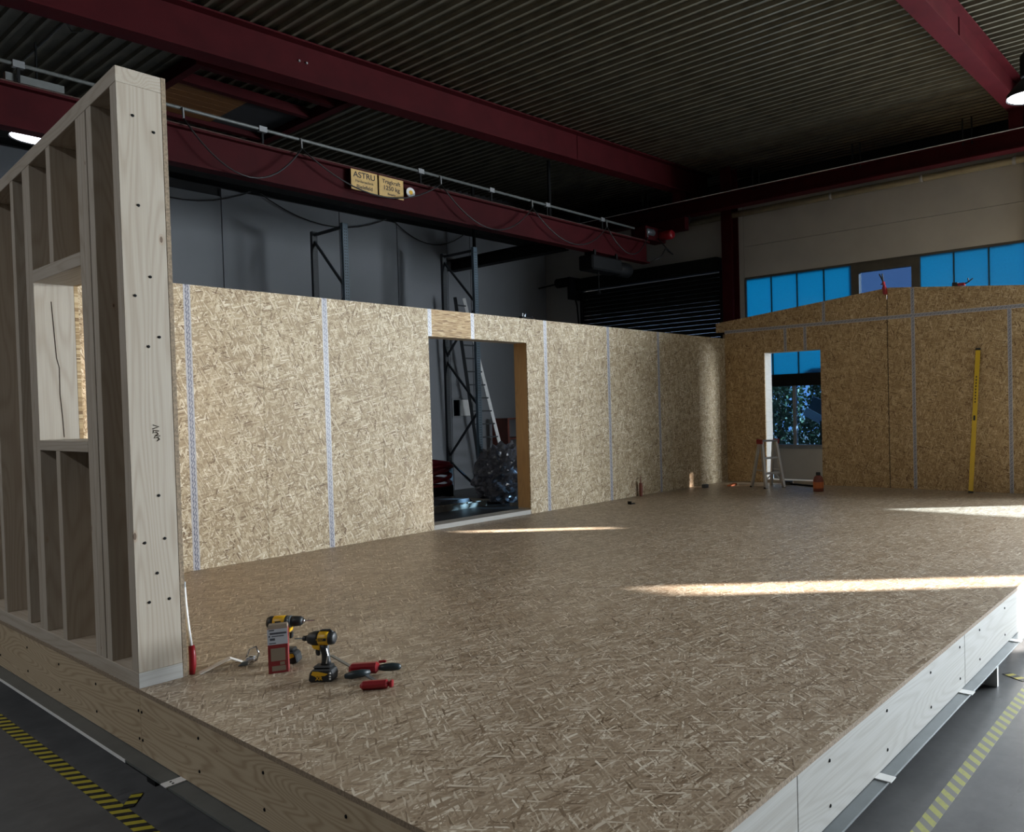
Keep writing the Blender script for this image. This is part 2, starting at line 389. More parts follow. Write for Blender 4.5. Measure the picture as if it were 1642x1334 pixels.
# corrugated roof: separate trapezoidal sheets running along Y
ce = thing('ceiling', 'dark corrugated metal roof sheets above the red beams', 'ceiling', (0, 0, roof(0)), kind='structure')
PIT = 0.175; NR = 4
def sheet_mesh():
    xs = []
    for i in range(NR):
        b = i*PIT
        xs += [(b, 0.045), (b+0.075, 0.045), (b+0.092, 0.0), (b+0.13, 0.0), (b+0.147, 0.045)]
    xs.append((NR*PIT+0.012, 0.045))
    m = MB(); n = len(xs)
    v = [(x, yy, z + 0.038*x) for yy in (Y0-0.2, Y1+0.2) for x, z in xs]
    m.add(v, [(i, i+1, n+i+1, n+i) for i in range(n-1)])
    return m.mesh('roof_sheet', 'roof_sheet')
shm = sheet_mesh()
for i in range(33):
    x = X0 - 0.2 + i*NR*PIT
    o = link('roof_sheet', shm, ce, (x, 0, roof(x) + (0.004 if i % 2 else 0)))
B(X0-0.3, X1+1.9, Y0-0.3, Y1+0.3, 6.9, 7.0).build('roof_top', 'dark_clad', ce)

# left wall (behind the long timber wall): insulated panels in front of dark cladding
wl = thing('wall_left', 'grey white panelled hall wall behind the storage racks', 'wall', (3, Y1, GZ), kind='structure')
B(X0, 14.5, Y1+0.02, Y1+0.2, GZ, 6.9).build('backing', 'dark_clad', wl)
px = [(-8, -5.9, 5.3), (-5.9, -3.7, 5.3), (-3.7, -1.5, 5.3), (-1.5, 0.7, 5.3), (0.7, 2.9, 5.42), (2.9, 5.03, 5.28), (5.03, 7.28, 5.42), (7.28, 8.6, 5.42), (8.6, 9.9, 5.5), (10.55, 13, 5.5)]
for a, b, h in px:
    B(a+0.006, b-0.006, Y1-0.06, Y1+0.02, GZ, h).build('wall_panel', 'panel_wall', wl, bevel=0.004)
B(9.906, 10.544, Y1-0.06, Y1+0.02, GZ, 1.2).build('wall_panel', 'panel_wall', wl, bevel=0.004)
B(9.906, 10.544, Y1-0.06, Y1+0.02, 1.64, 5.5).build('wall_panel', 'panel_wall', wl, bevel=0.004)
wn = thing('window_3', 'small bright window in the dark wall seen through the doorway', 'window', (10.22, Y1, 1.2), kind='structure')
for a in ((9.906, 9.945, 1.2, 1.64), (10.505, 10.544, 1.2, 1.64), (9.945, 10.505, 1.2, 1.235), (9.945, 10.505, 1.605, 1.64), (10.12, 10.15, 1.235, 1.605)):
    B(a[0], a[1], Y1-0.07, Y1, a[2], a[3]).build('window_frame', 'grey_frame', wn)
B(9.945, 10.12, Y1-0.04, Y1-0.03, 1.235, 1.605).build('pane', 'tint_glass', wn)
B(10.15, 10.505, Y1-0.04, Y1-0.03, 1.235, 1.605).build('pane', 'white', wn)  # opaque white pane stands in for daylight in the window

# end wall
we = thing('wall_end', 'white upper hall wall above the blue glazing', 'wall', (X1, 0, GZ), kind='structure')
def wbox(name, y0, y1, z0, z1, mat='white_wall', d0=0.0, d1=0.25):
    return B(X1+d0, X1+d1, y0, y1, z0, z1).build(name, mat, we)
EZ = 5.82
wbox('wall_panel', 12.2, Y1, GZ, EZ); wbox('wall_panel', 7.95, 12.2, 4.56, EZ); wbox('wall_panel', 7.42, 7.95, GZ, EZ, d1=0.08)
for a, b in ((1.75, 7.41), (-3.9, 1.32), (-11.6, -4.4)):
    wbox('wall_panel', a, b, 4.72, EZ); wbox('wall_panel', a, b, 4.06, 4.714); wbox('wall_panel', a, b, GZ, 0.40)
wbox('wall_panel', 1.32, 1.75, GZ, EZ, d1=0.05); wbox('wall_panel', -4.4, -3.9, GZ, EZ, d1=0.05); wbox('wall_panel', Y0, -11.6, GZ, EZ)
B(X1, 14.5, Y0, Y1, EZ+0.001, EZ+0.06).build('soffit', 'dark_clad', we); B(14.42, 14.5, Y0, Y1, EZ+0.06, 7.0).build('eaves_board', 'dark_clad', we)

def glazing(name, label, y0, y1, vents, tint, zt=1.93):
    """Band of blue profiled glass above, tinted clear panes below, dark transom between."""
    t = thing(name, label, 'window', (X1, (y0+y1)/2, 0.4), kind='structure')
    B(X1, X1+0.10, y0, y1, 4.02, 4.06).build('window_frame', 'olive_frame', t)
    B(X1, X1+0.14, y0, y1, 1.70, 1.95).build('transom', 'dark_metal', t)
    B(X1-0.03, X1+0.16, y0, y1, 0.40, 0.48).build('window_sill', 'grey_frame', t)
    for a in (y0, y1-0.03): B(X1-0.01, X1+0.07, a, a+0.03, 0.48, 4.02).build('window_frame', 'olive_frame', t)
    segs = []; hi = y1-0.03; y0 = y0+0.03
    for v0, v1 in sorted(vents, reverse=True): segs.append((v1, hi)); hi = v0
    segs.append((y0, hi))
    for s0, s1 in segs:
        n = max(1, round((s1-s0)/0.61)); st = (s1-s0)/n
        for i in range(n):
            a = s0+i*st
            B(X1+0.03, X1+0.05, a+0.001, a+st-0.001, 1.95, 4.02).build('pane', 'blue_glass', t)
            if i: B(X1+0.012, X1+0.05, a-0.012, a+0.012, 1.95, 4.02).build('glass_joint', 'blue_rib', t)
    for v0, v1, vz, gl in [(*v, z, g) for v, z, g in zip(vents, [2.2]*9, ['vent_glass']*9)]:
        B(X1-0.02, X1+0.10, v0, v0+0.16, 1.95, 4.02).build('window_frame', 'olive_frame', t)
        B(X1-0.02, X1+0.10, v1-0.16, v1, 1.95, 4.02).build('window_frame', 'olive_frame', t)
        B(X1-0.02, X1+0.10, v0+0.16, v1-0.16, 3.86, 4.02).build('window_frame', 'olive_frame', t)
        B(X1-0.02, X1+0.10, v0+0.16, v1-0.16, 1.95, 2.08).build('window_frame', 'olive_frame', t)
        B(X1+0.03, X1+0.04, v0+0.16, v1-0.16, 2.08, 3.86).build('pane', gl, t)
    n = max(1, round((y1-y0)/1.22)); st = (y1-y0)/n
    for i in range(n):
        a = y0+i*st
        if i: B(X1, X1+0.08, a-0.035, a+0.035, 0.48, 1.70).build('mullion', 'grey_frame', t)
        B(X1+0.03, X1+0.04, a+0.035, a+st-0.035, 0.48, 1.70).build('pane', tint, t)
    return t
glazing('window_1', 'blue glass band with dark vent frame above the gable wall', 1.75, 7.41, [(3.61, 4.97)], 'tint_glass')
glazing('window_2', 'blue glass band beyond the right picture edge with lower panes tinted to dim the sun', -3.9, 1.32, [], 'dim_pane')

# far bay: same glazing with two open vents and clear lower panes that let the low sun in
t = thing('window_4', 'far bay of blue glass with narrow clear vents', 'window', (X1, -8, 0.4), kind='structure')
B(X1, X1+0.10, -11.6, -4.4, 4.02, 4.06).build('window_frame', 'olive_frame', t)
B(X1, X1+0.14, -11.6, -4.4, 1.90, 2.0).build('transom', 'dark_metal', t)
B(X1-0.03, X1+0.16, -11.6, -4.4, 0.40, 0.48).build('window_sill', 'grey_frame', t)
holes = [(-6.12, -5.74, 2.86, 3.2), (-11.22, -10.62, 2.2, 3.58)]
ye = -4.4
for h in holes + [(-11.6, -11.6, 0, 0)]:
    a = h[1] if h[2] else -11.6
    n = max(1, round((ye-a)/0.61)); st = (ye-a)/n
    for i in range(n): B(X1+0.03, X1+0.05, a+i*st+0.01, a+(i+1)*st-0.01, 2.0, 4.02).build('pane', 'blue_glass', t)
    if h[2]:
        B(X1+0.0, X1+0.06, h[0], h[1], h[3], 4.02).build('pane', 'blue_glass', t)
        B(X1+0.0, X1+0.06, h[0], h[1], 2.0, h[2]).build('pane', 'blue_glass', t)
        B(X1+0.0, X1+0.06, h[0]-0.02, h[0]+0.02, 2.0, 4.02).build('window_frame', 'olive_frame', t)
        B(X1+0.0, X1+0.06, h[1]-0.02, h[1]+0.02, 2.0, 4.02).build('window_frame', 'olive_frame', t)
    ye = h[0]
for i in range(4):
    a = -11.6 + i*1.8
    B(X1+0.03, X1+0.04, a+0.03, a+1.77, 0.48, 1.90).build('pane', 'clear', t)
    if i: B(X1, X1+0.08, a-0.03, a+0.03, 0.48, 1.90).build('mullion', 'grey_frame', t)

# roller shutter on the end wall
dr = thing('door_1', 'dark grey roller shutter door in the end wall corner', 'door', (X1, 10, GZ), kind='structure')
B(X1-0.22, X1+0.1, 7.97, 12.18, 4.26, 4.56).build('shutter_box', 'shutter', dr, bevel=0.02)
sl = MB().prism([(-0.03, 0), (0.0, 0.0), (0.0, 0.098), (-0.012, 0.098), (-0.034, 0.06), (-0.034, 0.03)], 1, 8.02, 12.12).mesh('slat', 'shutter')
for i in range(47): link('slat', sl, dr, (X1+0.02, 0, GZ+0.02+i*0.1))
B(X1-0.06, X1+0.08, 7.95, 8.02, GZ, 4.26).build('guide_rail', 'dark_metal', dr); B(X1-0.06, X1+0.08, 12.12, 12.2, GZ, 4.26).build('guide_rail', 'dark_metal', dr)
mo = thing('shutter_motor', 'black motor on bracket beside the roller shutter box', 'motor', (12.7, 12.3, 4.45))
MB().lathe([(0.09, -0.1), (0.12, -0.06), (0.12, 0.3), (0.08, 0.34)], 14, 1, (12.7, 12.42, 4.5)).build('motor_housing', 'dark_metal', mo, smooth=True)
B(12.6, 12.99, 12.21, 12.29, 4.05, 4.6).build('bracket', 'dark_metal', mo)
MB().tube([(12.72, 12.3, 4.42), (12.72, 12.2, 4.2), (12.75, 12.12, 3.9), (12.8, 12.1, 3.2), (12.85, 12.1, 2.2)], 0.02, 6).build('chain', 'dark_metal', mo)
MB().tube([(12.7, 12.55, 4.5), (12.7, 13.4, 4.45)], 0.02, 6).build('drive_shaft', 'dark_metal', mo)

# right wall and the wall behind the camera
wr = thing('wall_right', 'plain dark grey hall wall on the far right side', 'wall', (0, Y0, GZ), kind='structure')
B(X0, X1+0.25, Y0-0.25, Y0, GZ, 6.9).build('wall_panel', 'dark_grey_wall', wr)
wbk = thing('wall_back', 'plain dark grey hall wall behind the photographer', 'wall', (X0, 0, GZ), kind='structure')
B(X0-0.25, X0, Y0-0.25, Y1+0.2, GZ, 6.9).build('wall_panel', 'dark_grey_wall', wbk)

# ------------------------------------------------------------ steelwork
def ibeam_x(m, y, xa, xb, zb_of, depth, fw, ft=0.022, wt=0.014):
    for (dz0, dz1, hw) in ((0, ft, fw/2), (depth-ft, depth, fw/2), (ft, depth-ft, wt/2)):
        m.hexa([(xa, y-hw, zb_of(xa)+dz0), (xb, y-hw, zb_of(xb)+dz0), (xb, y+hw, zb_of(xb)+dz0), (xa, y+hw, zb_of(xa)+dz0),
                (xa, y-hw, zb_of(xa)+dz1), (xb, y-hw, zb_of(xb)+dz1), (xb, y+hw, zb_of(xb)+dz1), (xa, y+hw, zb_of(xa)+dz1)])
    return m
def roof_beam(y, depth, fw, label, xb=13.5):
    t = thing('steel_roof_beam', label, 'beam', (2.5, y, 5.6), group='red steel beams under the roof')
    ibeam_x(MB(), y, X0, xb, lambda x: roof(x)-depth-0.005, depth, fw).build('girder', 'red_steel', t)
    for x in (9.2,):
        B(x, x+0.012, y-0.02, y-0.0075, roof(x)-depth+0.03, roof(x)-0.03).build('web_stiffener', 'red_steel', t)
    for x in (3.95, 4.05, 0.9, 1.0):
        MB().lathe([(0.018, 0), (0.014, -0.02)], 6, 1, (x, y-0.008, roof(x)-depth*0.45)).build('bolt', 'galv', t)
    return t
roof_beam(8.66, 0.53, 0.30, 'long red roof beam crossing above the crane girder')
roof_beam(1.75, 0.45, 0.26, 'red roof beam at the upper right beside the lamp')
roof_beam(-5.15, 0.45, 0.26, 'red roof beam over the open floor on the right')
for y, lab in ((7.66, 'dark red steel column between roller shutter and blue glass'), (1.53, 'dark red steel column at the right end of the white wall')):
    t = thing('steel_column', lab, 'column', (12.85, y, GZ))
    m = MB(); m.box(12.70, 12.72, y-0.13, y+0.13, GZ, 6.4).box(12.96, 12.98, y-0.13, y+0.13, GZ, 6.4).box(12.72, 12.96, y-0.008, y+0.008, GZ, 6.4)
    m.build('column_shaft', 'red_steel', t)
    B(12.62, 12.99, y-0.18, y+0.18, GZ, GZ+0.025).build('base_plate', 'red_steel', t)
t = thing('steel_cross_beam', 'black steel beam running behind the tall rack upright', 'beam', (10.0, 11.5, 4.5))
m = MB(); m.box(9.9, 10.1, 9.8, Y1-0.05, 4.55, 4.57).box(9.9, 10.1, 9.8, Y1-0.05, 4.78, 4.80).box(9.99, 10.01, 9.8, Y1-0.05, 4.57, 4.78); m.build('girder', 'dark_metal', t)
B(9.98, 10.04, 10.2, 10.24, 4.8, roof(10)-0.01).build('hanger', 'dark_metal', t); B(9.98, 10.04, 12.6, 12.64, 4.8, roof(10)-0.01).build('hanger', 'dark_metal', t)

# crane runway along the end wall, hung from the roof beams
t = thing('crane_runway_beam', 'dark red crane runway beam along the end wall', 'beam', (12.4, 4, 5.4))
m = MB(); m.box(12.28, 12.52, Y0+0.5, 12.9, 5.43, 5.455).box(12.28, 12.52, Y0+0.5, 12.9, 5.72, 5.745).box(12.39, 12.41, Y0+0.5, 12.9, 5.455, 5.72); m.build('runway_girder', 'red_steel', t)
for y, d in ((8.66, 0.53), (1.75, 0.45), (-5.15, 0.45)):
    B(12.3, 12.5, y-0.11, y+0.11, 5.745, roof(12.3)-d-0.01).build('hanger_post', 'red_steel', t)
B(12.27, 12.285, Y0+0.5, 12.9, 5.738, 5.75).build('lit_edge_strip', 'white', t)  # white strip paints the lit edge of the top flange
for y in (6.75, 6.6, 4.6, 4.45, 2.6, 2.45, 9.6, 9.45):
    MB().tube([(12.3, y, 5.66), (12.3, y, 6.12)], 0.014, 6).build('threaded_rod', 'dark_metal', t)
t = thing('wall_pipe', 'tan pipe with couplings along the top of the white wall', 'pipe', (12.85, 4, 5.4))
MB().tube([(12.85, Y0+1, 5.40), (12.85, 9.1, 5.40)], 0.065, 12).build('pipe', 'pipe_tan', t, smooth=True)
for y in (7.82, 5.3, 3.5, 1.9, -1.0): MB().lathe([(0.072, -0.03), (0.074, 0), (0.072, 0.03)], 12, 1, (12.85, y, 5.40)).build('coupling', 'white_wall', t, smooth=True)

# bridge crane: girder, end carriage, hoist, plates, conductor pipe and festoon cable
CYc = 9.10
cr = thing('bridge_crane', 'dark red bridge crane girder with yellow plates and looped cable', 'crane', (6, CYc, 4.4))
m = MB(); ibeam_x(m, CYc, -6.0, 11.75, lambda x: 4.41, 0.46, 0.20, 0.025, 0.016); m.build('girder', 'red_steel', cr)
B(-6, 11.7, CYc-0.10, CYc+0.10, 4.872, 4.885).build('rusty_top', 'rust_top', cr)
ec = B(11.55, 12.25, CYc-0.16, CYc+0.16, 4.9, 5.18).build('end_carriage', 'red_steel', cr, bevel=0.01)
MB().box(12.16, 12.3, CYc-0.75, CYc+0.75, 5.1, 5.38).build('carriage_beam', 'red_steel', cr, bevel=0.01)
for y in (CYc-0.62, CYc+0.62):
    MB().lathe([(0.11, -0.04), (0.13, -0.03), (0.13, 0.03), (0.11, 0.04)], 16, 0, (12.36, y, 5.36)).build('wheel', 'dark_metal', cr, smooth=True)
MB().lathe([(0.08, -0.2), (0.1, -0.17), (0.1, 0.12), (0.05, 0.16)], 14, 1, (12.05, CYc-0.3, 5.02)).build('travel_motor', 'red', cr, smooth=True)
MB().lathe([(0.07, -0.14), (0.085, -0.1), (0.085, 0.1), (0.06, 0.14)], 14, 0, (11.72, CYc-0.12, 5.06)).build('gear_motor', 'gunmetal', cr, smooth=True)
MB().tube([(11.9, CYc-0.2, 4.95), (12.0, CYc-0.4, 4.7), (12.1, CYc-0.45, 4.6), (12.2, CYc-0.3, 4.68), (12.1, CYc-0.25, 4.75), (11.95, CYc-0.25, 4.55), (11.7, CYc-0.15, 4.42)], 0.014, 6).build('motor_cable', 'cable', cr, smooth=True)
ho = B(9.85, 10.75, CYc-0.17, CYc+0.22, 4.05, 4.34).build('hoist_body', 'dark_metal', cr, bevel=0.03)
MB().lathe([(0.13, 0), (0.15, 0.03), (0.15, 0.35), (0.12, 0.4)], 16, 0, (10.75, CYc, 4.18)).build('hoist_motor', 'dark_metal', ho, smooth=True)
for x in (9.95, 10.6): B(x, x+0.05, CYc-0.13, CYc+0.13, 4.33, 4.44).build('trolley_bracket', 'dark_metal', ho)
MB().tube([(10.2, CYc, 4.06), (10.2, CYc, 3.7), (10.2, CYc, 3.62)], [0.008, 0.008, 0.05], 8).build('hook_rope', 'dark_metal', ho)
pf = CYc-0.008; gx = lambda x: x
def plate(x0, x1, z0, z1, lines):
    p = B(x0, x1, CYc-0.112, CYc-0.102, z0, z1).build('sign_plate', 'brass', cr)
    for s_, sz, zz in lines:
        text(s_, sz, 'ink', 'lettering', p, frame_m(((x0+x1)/2, CYc-0.1125, zz), (1, 0, 0), (0, 0, 1)), align='CENTER')
plate(4.845, 5.262, 4.56, 4.85, [('ASTRU', 0.115, 4.745), ('Fördertechnik', 0.05, 4.675), ('Bielefeld', 0.075, 4.59)])
plate(5.29, 5.70, 4.56, 4.85, [('Tragkraft', 0.082, 4.755), ('1250 kg', 0.088, 4.66), ('Baujahr', 0.045, 4.59)])
e = MB().lathe([(0.075, 0.0), (0.075, -0.01)], 20, 1, (5.83, CYc-0.102, 4.705)).build('round_badge', 'white', cr)
MB().lathe([(0.034, 0.0), (0.034, -0.004)], 16, 1, (5.83, CYc-0.112, 4.705)).build('badge_centre', 'yellow', e)
for x in (4.843, 5.264, 5.288, 5.702): B(x-0.006, x+0.006, CYc-0.102, CYc-0.0, 4.84, 4.852).build('plate_bracket', 'dark_metal', cr)
MB().tube([(-6, CYc-0.13, 5.06), (11.2, CYc-0.13, 5.06)], 0.022, 8).build('conductor_pipe', 'pipe_grey', cr, smooth=True)
for x in (1.1, 3.6, 6.0, 7.4, 8.7, 10.2):
    c_ = B(x-0.05, x+0.05, CYc-0.16, CYc-0.10, 5.025, 5.095).build('pipe_clamp', 'galv', cr)
    B(x-0.012, x+0.012, CYc-0.14, CYc-0.12, 4.88, 5.03).build('clamp_post', 'dark_metal', c_)
hx = [2.65, 4.1, 6.35, 8.3, 10.3, 11.6]
for i, x in enumerate(hx): MB().tube([(x, CYc-0.16, 5.06), (x, CYc-0.17, 4.93)], 0.014, 6).build('cable_trolley', 'galv', cr)
sag = [0.55, 0.42, 0.55, 0.5, 0.45]
for i in range(5):
    a, b = hx[i], hx[i+1]; pts = []
    for k in range(17):
        u = k/16; pts.append((a+(b-a)*u, CYc-0.17-0.05*math.sin(math.pi*u), 4.93 - sag[i]*(1-(2*u-1)**2)))
    MB().tube(pts, 0.011, 6).build('festoon_cable', 'cable', cr, smooth=True)
B(1.0, 1.5, CYc-0.1, CYc-0.02, 4.89, 4.97).build('tube_light_housing', 'pipe_grey', cr); B(0.75, 0.95, CYc-0.1, CYc, 4.89, 5.0).build('junction_box', 'orange', cr)

# second cable run under the eaves on the left wall
t = thing('eaves_cable', 'thin black cable sagging along the top of the panelled wall', 'cable', (6, 13.3, 5.2))
pts = []
xs_ = [2.9, 5.6, 8.4, 10.4]
for i in range(3):
    for k in range(12):
        u = k/11; pts.append((xs_[i]+(xs_[i+1]-xs_[i])*u, 13.36, 5.5-0.42*(1-(2*u-1)**2)))
MB().tube(pts, 0.012, 6).build('cable_run', 'cable', t)
B(X0, X1, 13.1, 13.44, 5.45, 5.75).build('eaves_beam', 'dark_metal', None)
tag(bpy.data.objects['eaves_beam'], 'black steel eaves beam above the grey wall panels', 'beam')

# roof hatch with boards
t = thing('roof_hatch', 'closed roof hatch with red frame and brown boards', 'hatch', (4.2, 11.1, 6.1))
zt = roof(4.2)-0.02
m = MB(); m.box(3.3, 5.2, 9.95, 10.07, zt-0.14, zt).build('frame_bar', 'red_steel', t); B(3.3, 5.2, 12.2, 12.32, zt-0.14, zt).build('frame_bar', 'red_steel', t)
B(3.3, 5.2, 10.65, 10.77, zt-0.14, zt).build('frame_bar', 'red_steel', t)
B(3.22, 3.32, 9.9, 12.4, zt-0.16, zt).build('frame_bar', 'red_steel', t); B(5.2, 5.32, 9.0, 12.9, zt-0.16, zt).build('frame_bar', 'red_steel', t)
for i in range(7): B(3.34, 4.35, 10.80+i*0.2, 10.80+i*0.2+0.19, zt-0.08, zt-0.05).build('board', 'hatch_wood', t)
B(4.36, 5.18, 10.8, 12.18, zt-0.06, zt-0.05).build('dark_panel', 'dark_clad', t)
t = thing('ceiling_conduit', 'thin pale conduit hooked along the roof sheet ribs', 'pipe', (1.85, 10.5, 6.05))
MB().tube([(1.83, 12.1, 6.1), (1.83, 10.0, 6.1)], 0.012, 6).build('conduit', 'pipe_grey', t)
MB().tube([(1.83, 10.0, 6.1), (1.87, 9.95, 5.98), (1.93, 9.8, 5.96), (1.95, 9.3, 6.05), (1.95, 8.9, 6.1)], 0.01, 6).build('hook_wire', 'pipe_grey', t)

def lamp(label, x, y, z, r, watts=12):
    t = thing('high_bay_lamp', label, 'lamp', (x, y, z), group='lit high bay lamps under the roof')
    n = 28
    prof = [(r, 0), (r*0.98, 0.05*r/0.25), (r*0.6, 0.16*r/0.25), (r*0.28, 0.24*r/0.25)]
    vs_ = []; 
    for rr, h in prof:
        for k in range(n): a = 2*math.pi*k/n; vs_.append((x+rr*math.cos(a), y+rr*math.sin(a), z+h))
    MB().add(vs_, [(i*n+k, i*n+(k+1) % n, (i+1)*n+(k+1) % n, (i+1)*n+k) for i in range(3) for k in range(n)]).build('reflector', 'dark_metal', t, smooth=True)
    MB().lathe([(r*0.96, 0.012), (r*0.96, 0.02)], n, 2, (x, y, z)).build('lens', 'lamp_on', t)
    la = bpy.data.lights.new('lamp_light', 'AREA'); la.shape = 'DISK'; la.size = r*1.6; la.energy = watts; la.color = (0.95, 0.97, 1.0)
    lo = bpy.data.objects.new('lamp_light', la); col.objects.link(lo); lo.location = (0, 0, 0.005); lo.parent = t
    MB().lathe([(r*0.3, 0.23), (r*0.34, 0.26), (r*0.34, 0.46), (r*0.2, 0.5)], 16, 2, (x, y, z)).build('ballast_housing', 'dark_metal', t, smooth=True)
    MB().tube([(x, y, z+0.5), (x, y, roof(x)-0.01)], 0.012, 6).build('suspension_rod', 'dark_metal', t)
lamp('added unseen high bay lamp behind the photographer, brightening the stud wall', -4.5, 2.5, 4.9, 0.25, 125)  # added out of view to brighten the stud wall and left rim
lamp('added unseen high bay lamp left of the stud wall, brightening its outer face', -4.5, 8.0, 4.9, 0.25, 125)  # second added lamp, also unseen, for the same faces
lamp('lit high bay lamp below the red roof beam at the right edge', 7.92, 0.64, 4.66, 0.22)
lamp('lit high bay lamp behind the sloping top of the stud wall', 1.78, 10.95, 4.90, 0.30)

# ------------------------------------------------------------ storage corner behind the long wall
def rack(x, label):
    t = thing('rack_frame', label, 'rack', (x, 11.8, GZ), group='tall storage rack frames by the left wall')
    for y, mat in ((11.34, 'rack_blue'), (12.34, 'rack_dark')):
        m = MB(); m.box(x-0.05, x+0.05, y-0.035, y-0.031, GZ, 4.66).box(x-0.05, x-0.046, y-0.035, y+0.035, GZ, 4.66).box(x+0.046, x+0.05, y-0.035, y+0.035, GZ, 4.66)
        p = m.build('upright', mat, t)
        hm = MB()
        for i in range(100): hm.box(x-0.022, x-0.008, y-0.0365, y-0.0345, GZ+0.06+i*0.05, GZ+0.085+i*0.05).box(x+0.01, x+0.024, y-0.0365, y-0.0345, GZ+0.06+i*0.05, GZ+0.085+i*0.05)
        h = hm.build('slot_rows', 'black', p); h['kind'] = 'stuff'
        B(x-0.07, x+0.07, y-0.06, y+0.06, GZ, GZ+0.01).build('foot_plate', 'rack_dark', t)
    zs = [4.6, 3.55, 2.5, 1.45, 0.4, -0.3]
    MB().bar((x, 11.36, 4.6), (x, 12.32, 4.6), 0.03, 0.05).build('brace', 'rack_dark', t)
    for i in range(5):
        a, b = ((12.32, 11.36) if i % 2 == 0 else (11.36, 12.32))
        MB().bar((x, a, zs[i]-0.12), (x, b, zs[i+1]), 0.03, 0.04).build('brace', 'rack_dark', t)
rack(6.12, 'tall rack frame above the plain part of the long wall')
rack(8.95, 'tall rack frame standing behind the doorway')
t = thing('tall_ladder', 'tall aluminium ladder standing behind the rack in the doorway', 'ladder', (10.2, 12.4, GZ))
l0, l1, r0, r1 = Vector((9.62, 12.85, 3.87)), Vector((9.92, 12.45, GZ)), Vector((9.86, 12.85, 3.87)), Vector((10.72, 12.45, GZ))
MB().bar(l0, l1, 0.03, 0.07).build('rail', 'rack_dark', t); MB().bar(r0, r1, 0.03, 0.07).build('rail', 'alu', t)
for i in range(14):
    u = 0.04+i*0.068; MB().bar(l0.lerp(l1, u), r0.lerp(r1, u), 0.03, 0.03).build('rung', 'rack_dark', t)

def blob(name, mat, c, r, seed, parent=None, sub=4, amp=0.16, freq=3.5, flat=False):
    import bmesh
    from mathutils import noise as nz
    bm = bmesh.new(); bmesh.ops.create_icosphere(bm, subdivisions=sub, radius=1)
    for v in bm.verts:
        d = v.co.normalized()
        a = nz.noise(d*freq+Vector((seed, 0, 0)))*amp + nz.noise(d*freq*3+Vector((0, seed, 0)))*amp*0.45 + abs(nz.noise(d*freq*6+Vector((0, 0, seed))))*amp*0.35
        v.co = Vector((d.x*r[0], d.y*r[1], d.z*r[2]))*(1+a)
        if v.co.z < -r[2]*0.8: v.co.z = -r[2]*0.8
    me = bpy.data.meshes.new(name); bm.to_mesh(me); bm.free(); me.materials.append(M[mat])
    for p in me.polygons: p.use_smooth = not flat
    return link(name, me, parent, c)
t = thing('wrapped_bundle', 'crumpled plastic wrapped bundle inside the doorway', 'bundle', (9.0, 10.75, GZ))
fb = blob('film_wrap', 'film', (9.05, 10.75, GZ+0.5), (0.62, 0.5, 0.6), 3.1, t, sub=5, amp=0.2, freq=4.5, flat=True)
blob('loose_film', 'film', (8.75, 10.45, GZ+0.2), (0.32, 0.28, 0.25), 8.7, fb, sub=4, amp=0.25, flat=True)
t = thing('pallet', 'wooden pallet with white sheets in the dark behind the doorway', 'pallet', (7.7, 10.9, GZ))
for y in (10.4, 10.85, 11.3):
    B(7.1, 8.3, y, y+0.1, GZ, GZ+0.1).build('bearer', 'wood_x', t)
for i in range(7): B(7.1+i*0.18, 7.1+i*0.18+0.14, 10.35, 11.45, GZ+0.1, GZ+0.122).build('deck_board', 'wood_y', t)
for i in range(3):
    o = B(7.15+0.05*i, 7.95-0.03*i, 10.4, 11.2, GZ+0.123+i*0.022, GZ+0.143+i*0.022).build('sheet', 'grey_sheet', None)
    tag(o, ['lowest white sheet on the pallet behind the doorway', 'middle white sheet on the pallet behind the doorway', 'topmost white sheet on the pallet behind the doorway'][i], 'sheet', 'white sheets on the pallet')
t = thing('hose_coil', 'red hose coil heaped beside the rack in the doorway', 'hose', (8.1, 11.9, GZ))
for i in range(6):
    pts = []
    for k in range(33):
        a = 2*math.pi*k/32; rr = 0.48-0.03*(i % 3); pts.append((8.1+rr*math.cos(a)+0.04*(i % 2), 11.95+rr*math.sin(a)*0.8, GZ+0.4+0.085*i+0.07*math.sin(a+i)))
    MB().tube(pts, 0.042, 8, caps=False).build('hose_loop', 'hose', t, smooth=True)
MB().lathe([(0.5, 0), (0.5, 0.32), (0.3, 0.34)], 20, 2, (8.1, 11.95, GZ)).build('coil_drum', 'dark_metal', t)
o = MB().bar((8.45, 9.9, GZ+0.03), (9.4, 9.5, GZ+0.03), 0.10, 0.06).build('loose_plank', 'wood_x'); tag(o, 'loose brown plank lying on the floor behind the doorway', 'plank')
t = thing('storage_shelf', 'dark shelf unit against the end wall behind the ladder', 'shelf', (11.6, 12.9, GZ))
for x in (10.95, 12.1): B(x, x+0.05, 12.75, 13.3, GZ, 1.15).build('side_panel', 'brown_red', t)
for z in (GZ+0.05, 0.1, 0.65, 1.12): B(11.0, 12.1, 12.75, 13.3, z, z+0.03).build('shelf_board', 'brown_red', t)

# ============================================================ THE TIMBER MODULE
W, L, WT = 6.098, 10.109, 0.242
